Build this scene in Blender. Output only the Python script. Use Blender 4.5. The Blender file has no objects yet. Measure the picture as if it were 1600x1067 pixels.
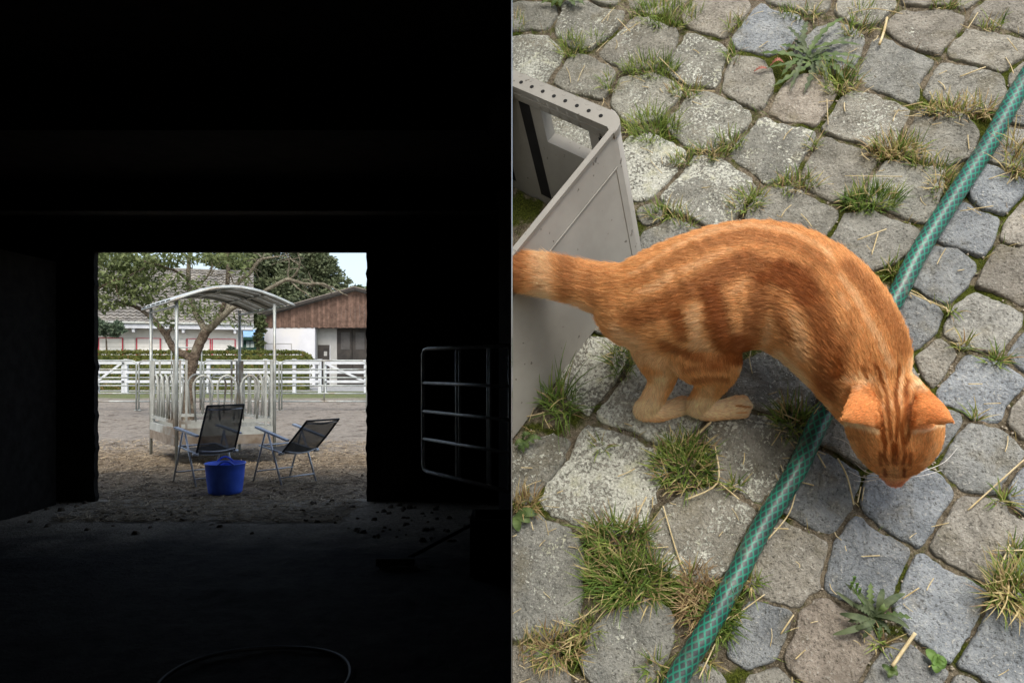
import bpy, bmesh, math, random
import numpy as np
from mathutils import Vector, Matrix
random.seed(7)
rng = np.random.default_rng(7)
sc = bpy.context.scene
R = math.radians
# ------------------------------------------------------------------ camera
CAMZ = 1.5
LENS = 26.0
F = LENS / 36.0 * 1600.0          # focal length in photo pixels
HOR = 570.0                       # horizon row in the photo
cam_d = bpy.data.cameras.new('camera')
cam = bpy.data.objects.new('camera', cam_d)
sc.collection.objects.link(cam)
cam.location = (0, 0, CAMZ)
cam.rotation_euler = (R(90), 0, 0)
cam_d.lens = LENS
cam_d.sensor_width = 36.0
cam_d.shift_y = (HOR - 533.5) / 1600.0
cam_d.clip_start = 0.02
cam_d.clip_end = 3000
sc.camera = cam
# ------------------------------------------------------------------ world and sun
SUN_EL, SUN_AZ = 50.0, 177.0      # azimuth clockwise from +Y: behind and to the right of the camera
world = bpy.data.worlds.new('World')
sc.world = world
world.use_nodes = True
wn = world.node_tree.nodes
wl = world.node_tree.links
bg = wn['Background']
sky = wn.new('ShaderNodeTexSky')
sky.sky_type = 'NISHITA'
sky.sun_disc = False
sky.sun_elevation = R(SUN_EL)
sky.sun_rotation = R(SUN_AZ)
sky.air_density = 1.0
sky.dust_density = 3.0
hsv = wn.new('ShaderNodeHueSaturation')
hsv.inputs['Saturation'].default_value = 0.75
wl.new(sky.outputs[0], hsv.inputs['Color'])
wl.new(hsv.outputs[0], bg.inputs['Color'])
bg.inputs['Strength'].default_value = 0.15
sun_d = bpy.data.lights.new('sun', 'SUN')
sun_d.energy = 1.4
sun_d.angle = R(26)
sun_d.color = (1.0, 0.93, 0.84)
sun = bpy.data.objects.new('sun', sun_d)
sc.collection.objects.link(sun)
el, az = R(SUN_EL), R(SUN_AZ)
sdir = Vector((math.sin(az) * math.cos(el), math.cos(az) * math.cos(el), math.sin(el)))
sun.rotation_euler = sdir.to_track_quat('Z', 'Y').to_euler()
vs = sc.view_settings
vs.view_transform = 'Standard'
vs.look = 'None'
vs.exposure = 0.8
vs.gamma = 1.0
vs.use_curve_mapping = False
sc.render.engine = 'CYCLES'
sc.cycles.use_denoising = True
sc.cycles.max_bounces = 8
sc.cycles.diffuse_bounces = 4
sc.cycles.transparent_max_bounces = 8
sc.cycles.caustics_reflective = False
sc.cycles.caustics_refractive = False

# ------------------------------------------------------------------ helpers
COL = sc.collection
def lin(r, g, b):
    def c(x):
        x /= 255.0
        return x / 12.92 if x <= 0.04045 else ((x + 0.055) / 1.055) ** 2.4
    return (c(r), c(g), c(b), 1.0)
def W(u, v, Y):
    """the place at depth Y that stands at row v, column u of the photograph"""
    return Vector(((u - 800.0) / F * Y, Y, CAMZ - (v - HOR) / F * Y))
def GD(v):
    return F * CAMZ / (v - HOR)
def G(u, v, z=0.0):
    D = F * (CAMZ - z) / (v - HOR)
    return Vector(((u - 800.0) / F * D, D, z))
# the cobbled bank: a steep plane right of the barn wall
KM, KK, KC = 0.30, 0.55, 1.10
KL = math.sqrt(KM * KM + 1 + KK * KK)
BN = Vector((-KM, -1, KK)) / KL                  # its normal
BA = Vector((0, 0, 1)).cross(BN).normalized()    # along the bank
BA = BA if BA.x > 0 else -BA
BB = BN.cross(BA).normalized()                   # up the bank
BH = KC / KL
def P(u, v, h=0.0):
    ray = Vector(((u - 800.0) / F, 1.0, -(v - HOR) / F))
    t = (h - BH) / ray.dot(BN)
    return Vector((0, 0, CAMZ)) + ray * t
def px(p):
    return (800 + F * p[0] / p[1], HOR - F * (p[2] - CAMZ) / p[1])
def tag(o, label=None, cat=None, group=None, kind=None):
    if label: o['label'] = label
    if cat: o['category'] = cat
    if group: o['group'] = group
    if kind: o['kind'] = kind
    return o
def empty(name, loc, label=None, cat=None, group=None):
    o = bpy.data.objects.new(name, None)
    COL.objects.link(o)
    o.location = loc
    o.empty_display_size = 0.1
    return tag(o, label, cat, group)
def worigin(o):
    v = Vector((0, 0, 0))
    while o is not None:
        v += o.location
        o = o.parent
    return v
class MB:
    def __init__(s):
        s.v = []; s.f = []
    def add(s, verts, faces):
        n = len(s.v)
        s.v.extend([tuple(x) for x in verts])
        s.f.extend([tuple(i + n for i in f) for f in faces])
        return s
    def box(s, c, size, M=None):
        hx, hy, hz = size[0] / 2, size[1] / 2, size[2] / 2
        c = Vector(c)
        vs_ = [Vector((x, y, z)) for x in (-hx, hx) for y in (-hy, hy) for z in (-hz, hz)]
        if M is not None: vs_ = [M @ q for q in vs_]
        s.add([c + q for q in vs_], [(0, 1, 3, 2), (4, 6, 7, 5), (0, 4, 5, 1), (2, 3, 7, 6), (0, 2, 6, 4), (1, 5, 7, 3)])
        return s
    def bb(s, lo, hi):
        return s.box([(a + b) / 2 for a, b in zip(lo, hi)], [abs(b - a) for a, b in zip(lo, hi)])
    def tube(s, pts, r, n=8, caps=True, closed=False, flat=None):
        pts = [Vector(p) for p in pts]
        m = len(pts)
        rs = r if isinstance(r, (list, tuple)) else [r] * m
        rings = []
        up = None
        for i, p in enumerate(pts):
            if closed:
                t = (pts[(i + 1) % m] - pts[i - 1]).normalized()
            else:
                t = (pts[min(i + 1, m - 1)] - pts[max(i - 1, 0)]).normalized()
            if up is None:
                a = Vector((0, 0, 1)) if abs(t.z) < 0.9 else Vector((1, 0, 0))
                up = (a - t * a.dot(t)).normalized()
            else:
                up = (up - t * up.dot(t)).normalized()
            sd = t.cross(up)
            rings.append([p + (up * math.cos(2 * math.pi * k / n) + sd * math.sin(2 * math.pi * k / n)) * rs[i] for k in range(n)])
        base = len(s.v)
        for rg in rings: s.v.extend([tuple(q) for q in rg])
        for i in range(m if closed else m - 1):
            j = (i + 1) % m
            for k in range(n):
                l = (k + 1) % n
                s.f.append((base + i * n + k, base + i * n + l, base + j * n + l, base + j * n + k))
        if caps and not closed:
            s.f.append(tuple(base + k for k in range(n))[::-1])
            s.f.append(tuple(base + (m - 1) * n + k for k in range(n)))
        return s
    def prism(s, poly, d):
        """poly: list of 3d points in a plane, d: extrusion vector"""
        n = len(poly); d = Vector(d)
        a = [Vector(p) for p in poly]
        s.add(a + [p + d for p in a], [tuple(range(n))[::-1], tuple(range(n, 2 * n))] + [(i, (i + 1) % n, n + (i + 1) % n, n + i) for i in range(n)])
        return s
    def build(s, name, mat, parent=None, smooth=False, fixn=True, clipx=False):
        me = bpy.data.meshes.new(name)
        off = worigin(parent) if parent else Vector((0, 0, 0))
        me.from_pydata([(x - off.x, y - off.y, z - off.z) for x, y, z in s.v], [], s.f)
        if fixn or clipx:
            b = bmesh.new(); b.from_mesh(me)
            if clipx:
                bmesh.ops.bisect_plane(b, geom=b.verts[:] + b.edges[:] + b.faces[:], plane_co=(clipx - off.x, 0, 0), plane_no=(-1, 0, 0), clear_outer=True)
            if fixn: bmesh.ops.recalc_face_normals(b, faces=b.faces[:])
            b.to_mesh(me); b.free()
        if smooth:
            me.polygons.foreach_set('use_smooth', [True] * len(me.polygons))
        if mat: me.materials.append(mat)
        o = bpy.data.objects.new(name, me)
        COL.objects.link(o)
        o.parent = parent
        return o
def spline(pts, n):
    """Catmull-Rom through tuples of floats; n samples per span"""
    pts = [np.array(p, float) for p in pts]
    out = []
    m = len(pts)
    for i in range(m - 1):
        p0 = pts[max(i - 1, 0)]; p1 = pts[i]; p2 = pts[i + 1]; p3 = pts[min(i + 2, m - 1)]
        for k in range(n):
            t = k / n
            out.append(0.5 * ((2 * p1) + (-p0 + p2) * t + (2 * p0 - 5 * p1 + 4 * p2 - p3) * t * t + (-p0 + 3 * p1 - 3 * p2 + p3) * t ** 3))
    out.append(pts[-1])
    return out
# ---- materials
def new_mat(name):
    m = bpy.data.materials.new(name)
    m.use_nodes = True
    nt = m.node_tree
    b = nt.nodes['Principled BSDF']
    return m, nt, b
def node(nt, t, **kw):
    n = nt.nodes.new(t)
    for k, v in kw.items():
        if k in n.inputs: n.inputs[k].default_value = v
        else: setattr(n, k, v)
    return n
def noise(nt, scale, detail=4.0, rough=0.6, vec=None, dist=0.0):
    n = nt.nodes.new('ShaderNodeTexNoise')
    n.inputs['Scale'].default_value = scale
    n.inputs['Detail'].default_value = detail
    n.inputs['Roughness'].default_value = rough
    n.inputs['Distortion'].default_value = dist
    if vec is not None: nt.links.new(vec, n.inputs['Vector'])
    return n.outputs['Fac']
def mix(nt, fac, a, b, mode='MIX'):
    n = nt.nodes.new('ShaderNodeMix')
    n.data_type = 'RGBA'; n.blend_type = mode
    for sock, val in ((n.inputs[0], fac), (n.inputs[6], a), (n.inputs[7], b)):
        if hasattr(val, 'is_linked'): nt.links.new(val, sock)
        else: sock.default_value = val
    return n.outputs[2]
def ramp(nt, fac, lo, hi, a=0.0, b=1.0):
    n = nt.nodes.new('ShaderNodeMapRange')
    n.interpolation_type = 'SMOOTHSTEP'
    nt.links.new(fac, n.inputs[0])
    for i, v in ((1, lo), (2, hi), (3, a), (4, b)):
        if hasattr(v, 'is_linked'): nt.links.new(v, n.inputs[i])
        else: n.inputs[i].default_value = v
    return n.outputs[0]
def mth(nt, op, a, b=None):
    n = nt.nodes.new('ShaderNodeMath'); n.operation = op
    for i, v in ((0, a), (1, b)):
        if v is None: continue
        if hasattr(v, 'is_linked'): nt.links.new(v, n.inputs[i])
        else: n.inputs[i].default_value = v
    return n.outputs[0]
def bump(nt, b, h, strength, dist):
    n = nt.nodes.new('ShaderNodeBump')
    n.inputs['Strength'].default_value = strength
    n.inputs['Distance'].default_value = dist
    nt.links.new(h, n.inputs['Height'])
    nt.links.new(n.outputs[0], b.inputs['Normal'])
def objco(nt):
    return nt.nodes.new('ShaderNodeTexCoord').outputs['Object']
def geopos(nt):
    return nt.nodes.new('ShaderNodeNewGeometry').outputs['Position']
def pmat(name, c1, c2, scale, rough=0.8, metal=0.0, bmp=0.3, bd=0.005, bscale=None, c3=None, spec=0.3, rnd=0.0):
    m, nt, b = new_mat(name)
    co = geopos(nt)
    n1 = noise(nt, scale, 5, 0.65, co)
    col = mix(nt, ramp(nt, n1, 0.32, 0.68), c1, c2)
    if c3 is not None:
        col = mix(nt, ramp(nt, noise(nt, scale * 0.23 + 0.13, 4, 0.6, co), 0.52, 0.68), col, c3)
    if rnd:
        oi = nt.nodes.new('ShaderNodeObjectInfo')
        k = ramp(nt, oi.outputs['Random'], 0, 1, 1 - rnd, 1 + rnd)
        cmb = nt.nodes.new('ShaderNodeCombineColor')
        for i in range(3): nt.links.new(k, cmb.inputs[i])
        col = mix(nt, 1.0, col, cmb.outputs[0], 'MULTIPLY')
    nt.links.new(col, b.inputs['Base Color'])
    b.inputs['Roughness'].default_value = rough
    b.inputs['Metallic'].default_value = metal
    b.inputs['Specular IOR Level'].default_value = spec
    if bmp: bump(nt, b, noise(nt, bscale or scale * 4, 4, 0.6, co), bmp, bd)
    return m
M = {}
M['galv'] = pmat('galvanised_steel', lin(150, 156, 152), lin(178, 184, 180), 6, 0.45, 0.35, 0.1, 0.002, c3=lin(140, 134, 122))
M['galv_dull'] = pmat('weathered_galvanised', lin(160, 163, 156), lin(186, 190, 184), 5, 0.6, 0.1, 0.15, 0.002, c3=lin(132, 120, 104))
M['rust'] = pmat('rusty_sheet', lin(118, 104, 88), lin(150, 140, 126), 7, 0.85, 0.0, 0.4, 0.004, c3=lin(140, 136, 128))
M['alu'] = pmat('aluminium_tube', lin(178, 184, 192), lin(200, 205, 212), 9, 0.35, 0.5, 0.05, 0.001)
M['armrest'] = pmat('grey_plastic_armrest', lin(170, 182, 196), lin(190, 200, 212), 9, 0.4, 0.0, 0.05, 0.001)
M['white_paint'] = pmat('white_paint', lin(184, 188, 193), lin(200, 203, 207), 3, 0.5, 0.0, 0.1, 0.003, c3=lin(182, 186, 186))
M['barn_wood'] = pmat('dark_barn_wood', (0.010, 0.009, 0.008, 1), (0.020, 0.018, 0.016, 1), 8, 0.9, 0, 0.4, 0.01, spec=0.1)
M['barn_steel'] = pmat('dull_gate_steel', (0.55, 0.555, 0.55, 1), (0.75, 0.755, 0.75, 1), 12, 0.5, 0.3, 0.2, 0.003)
M['bark'] = pmat('rough_bark', lin(70, 60, 50), lin(112, 100, 86), 14, 0.95, 0, 1.0, 0.06, 26, c3=lin(126, 120, 104), spec=0.1)
M['bark_pale'] = pmat('lichened_branch', lin(92, 85, 71), lin(140, 135, 118), 11, 0.95, 0, 1.0, 0.04, spec=0.1)
M['straw'] = pmat('dry_straw', lin(186, 166, 120), lin(216, 202, 164), 60, 0.8, 0, 0, spec=0.2)
M['straw_old'] = pmat('old_trodden_straw', lin(118, 102, 80), lin(184, 168, 140), 9, 0.85, 0, 0, spec=0.1)
M['rubber'] = pmat('black_rubber', (0.02, 0.02, 0.02, 1), (0.05, 0.05, 0.05, 1), 20, 0.35, 0, 0.1, 0.001, spec=0.5)
def leaf_mat(name, c1, c2, scale, rough=0.55, c3=None, trans=0.25):
    m, nt, b = new_mat(name)
    co = geopos(nt)
    col = mix(nt, ramp(nt, noise(nt, scale, 3, 0.7, co), 0.3, 0.7), c1, c2)
    if c3 is not None: col = mix(nt, ramp(nt, noise(nt, scale * 2.7, 2, 0.5, co), 0.58, 0.66), col, c3)
    nt.links.new(col, b.inputs['Base Color'])
    b.inputs['Roughness'].default_value = rough
    b.inputs['Specular IOR Level'].default_value = 0.25
    tr = nt.nodes.new('ShaderNodeBsdfTranslucent')
    nt.links.new(col, tr.inputs['Color'])
    ms = nt.nodes.new('ShaderNodeMixShader')
    ms.inputs[0].default_value = trans
    nt.links.new(b.outputs[0], ms.inputs[1]); nt.links.new(tr.outputs[0], ms.inputs[2])
    nt.links.new(ms.outputs[0], nt.nodes['Material Output'].inputs['Surface'])
    return m
M['leaf_tree'] = leaf_mat('walnut_leaves', lin(74, 88, 48), lin(126, 136, 90), 3.0)
M['leaf_far'] = leaf_mat('far_foliage', lin(62, 76, 44), lin(110, 120, 80), 0.8)
M['leaf_far2'] = leaf_mat('conifer_foliage', lin(76, 88, 60), lin(126, 134, 102), 0.9)
M['leaf_hedge'] = leaf_mat('hedge_foliage', lin(70, 82, 34), lin(112, 116, 58), 1.5, c3=lin(128, 112, 66))
M['leaf_grey'] = leaf_mat('grey_green_foliage', lin(70, 88, 70), lin(110, 124, 100), 2.5)

exec_order = []
# ================================================================== THE SETTING
def fbm(x, y, s=1.0, seed=0):
    from mathutils import noise as mn
    return mn.fractal(Vector((x * s + seed * 7.3, y * s - seed * 3.1, seed * 1.7)), 1.0, 2.0, 4)
def ground_material():
    m, nt, b = new_mat('paddock_earth')
    co = geopos(nt)
    sep = nt.nodes.new('ShaderNodeSeparateXYZ'); nt.links.new(co, sep.inputs[0])
    wob = noise(nt, 0.6, 4, 0.6, co)
    yy = mth(nt, 'ADD', sep.outputs[1], mth(nt, 'MULTIPLY', mth(nt, 'SUBTRACT', wob, 0.5), 5.0))
    n1 = noise(nt, 7, 6, 0.7, co); n2 = noise(nt, 40, 4, 0.7, co)
    near = mix(nt, ramp(nt, n1, 0.35, 0.65), lin(112, 100, 84), lin(150, 136, 116))
    straw = mix(nt, ramp(nt, n2, 0.3, 0.7), lin(104, 91, 74), lin(154, 140, 118))
    sand = mix(nt, ramp(nt, n1, 0.3, 0.7), lin(126, 119, 108), lin(154, 147, 136))
    grass = mix(nt, ramp(nt, n1, 0.3, 0.7), lin(86, 98, 60), lin(122, 126, 88))
    paving = mix(nt, ramp(nt, n1, 0.3, 0.7), lin(150, 152, 150), lin(170, 172, 170))
    c = mix(nt, ramp(nt, yy, 8.6, 9.8), near, straw)
    c = mix(nt, ramp(nt, yy, 11.2, 14.5), c, sand)
    c = mix(nt, ramp(nt, yy, 32, 34.5), c, grass)
    c = mix(nt, ramp(nt, sep.outputs[1], 41, 43), c, paving)
    dark = ramp(nt, noise(nt, 2.3, 6, 0.7, co), 0.50, 0.66, 0.0, 0.7)
    c = mix(nt, dark, c, lin(78, 68, 58))
    nt.links.new(c, b.inputs['Base Color'])
    b.inputs['Roughness'].default_value = 0.95
    b.inputs['Specular IOR Level'].default_value = 0.15
    h = mth(nt, 'ADD', n1, mth(nt, 'MULTIPLY', n2, 0.4))
    bump(nt, b, h, 0.9, 0.06)
    return m
M['ground'] = ground_material()
def lumps(x, y):
    k = max(0.0, min(1.0, (y - 8.2) / 0.6))
    a = 0.05 if y < 14 else 0.03
    return k * (fbm(x, y, 1.1, 1) * a * 1.2 + fbm(x, y, 4.5, 2) * 0.03)
def build_ground():
    b = MB()
    xs = [-600, -150, -60, -40] + [-30 + 1.5 * i for i in range(13)] + [-11 + 0.09 * i for i in range(100)] + [-1.9, -1.5, -1, 0, 3, 8, 30, 120, 600]
    xs = sorted(set(round(x, 4) for x in xs))
    ys = [-300, -60, -10, 0, 4, 7.0, 8.0] + [8.2 + 0.07 * i for i in range(100)] + [15.3 + 0.3 * i for i in range(60)] + [34, 36, 40, 46, 55, 70, 100, 200, 500, 1500]
    v = []
    for y in ys:
        for x in xs:
            z = -0.002
            if 8.2 < y < 33 and -31 < x < -1: z += lumps(x, y)
            v.append((x, y, z))
    n = len(xs); f = []
    for j in range(len(ys) - 1):
        for i in range(n - 1):
            f.append((j * n + i, j * n + i + 1, (j + 1) * n + i + 1, (j + 1) * n + i))
    b.add(v, f)
    o = b.build('ground', M['ground'], smooth=True)
    tag(o, kind='structure')
build_ground()
def gz(x, y):
    return -0.002 + (lumps(x, y) if 8.2 < y < 33 else 0)

# ---- barn round the doorway
DOORY = GD(785)
DX0, DX1 = (148 - 800) / F * DOORY, (574 - 800) / F * DOORY
DZ = W(0, 394, DOORY).z
WT = 0.06
BARN_L, BARN_R, BARN_BACK, BARN_TOP = -6.4, -0.0004, -2.2, 3.05
DW0, DW1 = -0.75, 0.55             # side doorway in which the camera stands
barn = empty('barn', (-3.2, 4, 0), 'dark timber barn whose open doorway frames the paddock and chairs', 'barn')
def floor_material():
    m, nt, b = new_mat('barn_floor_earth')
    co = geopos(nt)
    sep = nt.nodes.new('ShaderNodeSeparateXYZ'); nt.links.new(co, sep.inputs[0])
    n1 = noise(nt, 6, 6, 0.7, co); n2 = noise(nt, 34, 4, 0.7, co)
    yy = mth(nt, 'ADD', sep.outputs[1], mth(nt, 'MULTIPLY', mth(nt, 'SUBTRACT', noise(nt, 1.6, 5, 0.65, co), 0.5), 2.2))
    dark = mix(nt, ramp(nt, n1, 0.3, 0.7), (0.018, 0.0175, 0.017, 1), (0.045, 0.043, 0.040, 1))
    doorlit_dust = mix(nt, ramp(nt, n2, 0.3, 0.7), lin(138, 128, 112), lin(178, 168, 150))
    c = mix(nt, ramp(nt, yy, 5.6, 7.7), dark, doorlit_dust)  # doorway light painted in: tracked-in straw and dirt pale by the door, darkened inside
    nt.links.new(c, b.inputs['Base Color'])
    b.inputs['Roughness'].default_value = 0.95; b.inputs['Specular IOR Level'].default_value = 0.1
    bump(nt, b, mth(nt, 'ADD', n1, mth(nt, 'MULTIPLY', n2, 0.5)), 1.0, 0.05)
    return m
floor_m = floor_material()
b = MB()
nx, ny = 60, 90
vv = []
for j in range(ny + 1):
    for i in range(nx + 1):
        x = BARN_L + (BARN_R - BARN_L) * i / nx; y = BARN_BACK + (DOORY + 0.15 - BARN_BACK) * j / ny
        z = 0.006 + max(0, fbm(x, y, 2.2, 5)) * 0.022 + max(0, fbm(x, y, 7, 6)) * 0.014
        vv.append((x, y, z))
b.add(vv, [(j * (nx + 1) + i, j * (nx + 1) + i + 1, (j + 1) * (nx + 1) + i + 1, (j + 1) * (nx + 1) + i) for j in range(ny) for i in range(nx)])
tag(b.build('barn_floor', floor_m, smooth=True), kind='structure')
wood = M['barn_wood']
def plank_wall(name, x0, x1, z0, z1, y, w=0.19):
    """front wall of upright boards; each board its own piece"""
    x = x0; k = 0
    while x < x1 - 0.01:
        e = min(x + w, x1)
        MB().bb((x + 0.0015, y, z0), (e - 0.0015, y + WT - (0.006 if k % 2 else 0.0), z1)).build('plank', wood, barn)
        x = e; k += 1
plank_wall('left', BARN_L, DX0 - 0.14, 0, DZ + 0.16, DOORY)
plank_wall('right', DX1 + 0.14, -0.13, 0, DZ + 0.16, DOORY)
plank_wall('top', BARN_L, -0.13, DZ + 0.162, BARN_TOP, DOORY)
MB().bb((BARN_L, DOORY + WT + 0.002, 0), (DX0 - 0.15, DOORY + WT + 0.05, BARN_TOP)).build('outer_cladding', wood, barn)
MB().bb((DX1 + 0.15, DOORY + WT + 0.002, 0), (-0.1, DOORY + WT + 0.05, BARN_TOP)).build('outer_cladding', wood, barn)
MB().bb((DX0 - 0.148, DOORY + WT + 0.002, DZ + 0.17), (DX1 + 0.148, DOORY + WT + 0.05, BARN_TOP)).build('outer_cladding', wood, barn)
def ragged_post(x0, x1, side):
    bb_ = MB(); n = 46
    vs_ = []
    for i in range(n + 1):
        z = DZ * i / n
        w = (random.uniform(0, 0.010) + (0.012 if random.random() < 0.12 else 0)) * side
        a, c = (x0 + w, x1) if side < 0 else (x0, x1 + w)
        for (x, y) in ((a, DOORY - 0.02), (c, DOORY - 0.02), (c, DOORY + WT), (a, DOORY + WT)): vs_.append((x, y, z))
    fs = [(i * 4 + k, i * 4 + (k + 1) % 4, i * 4 + 4 + (k + 1) % 4, i * 4 + 4 + k) for i in range(n) for k in range(4)]
    fs += [(3, 2, 1, 0), tuple(n * 4 + k for k in range(4))]
    bb_.add(vs_, fs)
    return bb_.build('door_post', wood, barn)
ragged_post(DX0 - 0.14, DX0, 1)
ragged_post(DX1, DX1 + 0.14, -1)
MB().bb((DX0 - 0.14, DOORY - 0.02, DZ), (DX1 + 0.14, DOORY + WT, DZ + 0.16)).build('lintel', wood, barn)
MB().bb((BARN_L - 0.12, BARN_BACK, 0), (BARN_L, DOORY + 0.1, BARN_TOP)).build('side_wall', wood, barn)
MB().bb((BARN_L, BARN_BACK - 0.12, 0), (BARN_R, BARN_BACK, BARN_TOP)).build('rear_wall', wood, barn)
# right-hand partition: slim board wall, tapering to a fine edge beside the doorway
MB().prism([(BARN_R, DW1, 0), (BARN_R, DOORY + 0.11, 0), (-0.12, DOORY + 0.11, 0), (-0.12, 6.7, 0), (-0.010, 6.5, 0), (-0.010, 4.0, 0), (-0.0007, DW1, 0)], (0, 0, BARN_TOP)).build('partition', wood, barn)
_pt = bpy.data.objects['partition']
_pt.data.materials.append(pmat('bounce_yard_face', lin(206, 202, 192), lin(222, 218, 208), 3, 0.9, 0, 0.3, 0.004))  # pale face added to bounce light into the crate
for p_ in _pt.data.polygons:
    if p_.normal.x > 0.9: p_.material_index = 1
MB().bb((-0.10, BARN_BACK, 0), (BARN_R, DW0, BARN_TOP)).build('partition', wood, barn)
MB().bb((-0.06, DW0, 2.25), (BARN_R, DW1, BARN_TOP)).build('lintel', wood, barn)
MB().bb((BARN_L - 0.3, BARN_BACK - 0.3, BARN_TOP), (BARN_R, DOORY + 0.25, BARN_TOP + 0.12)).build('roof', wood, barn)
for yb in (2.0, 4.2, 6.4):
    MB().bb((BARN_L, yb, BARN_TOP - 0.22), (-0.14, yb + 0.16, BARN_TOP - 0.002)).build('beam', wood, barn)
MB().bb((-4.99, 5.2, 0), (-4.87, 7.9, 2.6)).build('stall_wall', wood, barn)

# ---- pipe gate inside, hinged on the partition
gL, gR = 6.5, 5.42
gate = empty('pipe_gate', (W(661, 570, gL).x, gL, 0.45), 'dull steel pipe gate swung open inside the dark barn', 'gate')
def gp(u, z):
    t = (u - 661) / (798 - 661)
    # straight in plan between the two ends
    a = Vector((W(661, 570, gL).x, gL)); c = Vector((W(797, 570, gR).x, gR))
    k = (u - 800) / F
    s = (k * a.y - a.x) / ((c.x - a.x) - k * (c.y - a.y))
    q = a + (c - a) * s
    return Vector((q.x, q.y, z))
zt, zb = W(0, 545, gL).z, W(0, 735, gL).z
rows = [547, 598, 642, 685, 735]
zr = [W(0, r, gL).z for r in rows]
r0 = 0.017
corner = 7
MB().tube([gp(797, zt), gp(661 + corner, zt), gp(661 + 2, zt - 0.012), gp(661, zt - 0.05), gp(661, (zt + zb) / 2), gp(661, zb + 0.06), gp(661 + 2, zb + 0.014), gp(661 + corner, zb), gp(797, zb)], r0, 10).build('frame', M['barn_steel'], gate, True)
for z in zr[1:4]:
    MB().tube([gp(662, z), gp(730, z), gp(797, z)], r0 * 0.85, 8).build('rail', M['barn_steel'], gate, True)
for u in (713, 718, 762, 766, 796):
    MB().tube([gp(u, zb), gp(u, zt)], r0 * 0.6, 8).build('upright', M['barn_steel'], gate, True)
# ---- hoop on the barn floor
hc = G(399, 1062, 0.03)
b = MB(); pts = []
for i in range(56):
    a = 2 * math.pi * i / 56
    pts.append(hc + Vector((0.435 * math.cos(a), 0.415 * math.sin(a), 0.006 * math.sin(3 * a))))
b.tube(pts, 0.011, 8, closed=True)
tag(b.build('hoop', M['rubber'], smooth=True), 'thin round pipe hoop lying on the dark barn floor', 'hoop')
# ---- dark feed box and broom by the gate
cx = G(770, 905)
fb = empty('feed_box', cx, 'black wooden box standing under the open pipe gate', 'box')
MB().bb((cx.x - 0.14, cx.y, 0.012), (cx.x + 0.14, cx.y + 0.35, 0.05)).build('base', wood, fb)
for (a, c) in (((cx.x - 0.16, cx.y, 0.02), (cx.x - 0.142, cx.y + 0.35, 0.42)), ((cx.x + 0.142, cx.y, 0.02), (cx.x + 0.16, cx.y + 0.35, 0.42)), ((cx.x - 0.14, cx.y - 0.012, 0.02), (cx.x + 0.14, cx.y + 0.006, 0.42)), ((cx.x - 0.14, cx.y + 0.344, 0.02), (cx.x + 0.14, cx.y + 0.362, 0.42))):
    MB().bb(a, c).build('side_panel', wood, fb)
M['rubber_dark'] = pmat('matt_black_pipe', (0.012, 0.012, 0.012, 1), (0.022, 0.022, 0.022, 1), 20, 0.5, 0, 0, spec=0.3)
bpy.data.objects['hoop'].data.materials[0] = M['rubber_dark']
p1, p2 = G(618, 882, 0.03), Vector((W(740, 818, 5.9).x, 5.9, W(740, 818, 5.9).z))
br = empty('broom', G(618, 882), 'dark broom leaning with its head on the barn floor', 'broom')
MB().tube([p1, p2], 0.014, 8).build('handle', wood, br, True)
b = MB(); b.box(p1 + Vector((0, 0, 0.025)), (0.28, 0.06, 0.05)); b.build('head', wood, br)
b = MB()
for i in range(60):
    a = p1 + Vector((random.uniform(-0.13, 0.13), random.uniform(-0.025, 0.025), 0.01))
    b.tube([a, a + Vector((random.uniform(-0.02, 0.02), random.uniform(-0.02, 0.02), -0.022))], 0.003, 3)
tag(b.build('bristles', wood, br), kind='stuff')

# ================================================================== PADDOCK THINGS
# ---- hay feeder
FL = Vector((W(276, 0, GD(730)).x, GD(730), 0))
fphi = R(25); fw = 1.376
FRt = FL + Vector((math.cos(fphi), math.sin(fphi), 0)) * fw
RL = Vector(((236 - 800) / F * 12.2, 12.2, 0))
side = RL - FL
RR = FRt + side
feeder = empty('hay_feeder', (FL + RR) / 2, 'galvanised hay feeder with curved roof and looped bars under the tree', 'feeder')
def Z(p, z): return Vector((p.x, p.y, z))
for c in (FL, FRt, RL, RR):
    MB().tube([Z(c, gz(c.x, c.y) - 0.02), Z(c, 2.44)], 0.024, 10).build('post', M['galv'], feeder, True)
def panel(A, C, n, nm):
    d = (C - A); L = d.length; d.normalize()
    nrm = Vector((d.y, -d.x, 0))
    M3 = Matrix((d, nrm, Vector((0, 0, 1)))).transposed()
    # square end uprights
    for t in (0.045, 0.13, L - 0.13, L - 0.045):
        q = A + d * t
        MB().box(Z(q, 1.07) - nrm * 0.0, (0.032, 0.04, 1.0), M3).build('end_upright', M['galv_dull'], feeder)
    mid = (A + C) / 2
    MB().box(Z(mid, 0.655), (L - 0.07, 0.03, 0.05), M3).build('bottom_rail', M['galv_dull'], feeder)
    MB().box(Z(mid, 0.50), (L - 0.05, 0.05, 0.13), M3).build('tray_rail', M['galv_dull'], feeder)
    MB().box(Z(mid, 0.375) - nrm * -0.02, (L - 0.06, 0.012, 0.14), M3).build('tray_sheet', M['rust'], feeder)
    # looped bars
    a0, a1 = 0.19, L - 0.19
    pitch = (a1 - a0) / n
    for i in range(n):
        c = A + d * (a0 + pitch * (i + 0.5))
        hw = pitch * 0.40
        pts = [Z(c - d * hw * 0.72, 0.66), Z(c - d * hw, 1.15)]
        for k in range(1, 8):
            a = math.pi * k / 8
            pts.append(Z(c - d * hw * math.cos(a), 1.15 + 0.19 * math.sin(a)))
        pts += [Z(c + d * hw, 1.15), Z(c + d * hw * 0.72, 0.66)]
        MB().tube(pts, 0.017, 8).build('looped_bar', M['galv_dull'], feeder, True)
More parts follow.
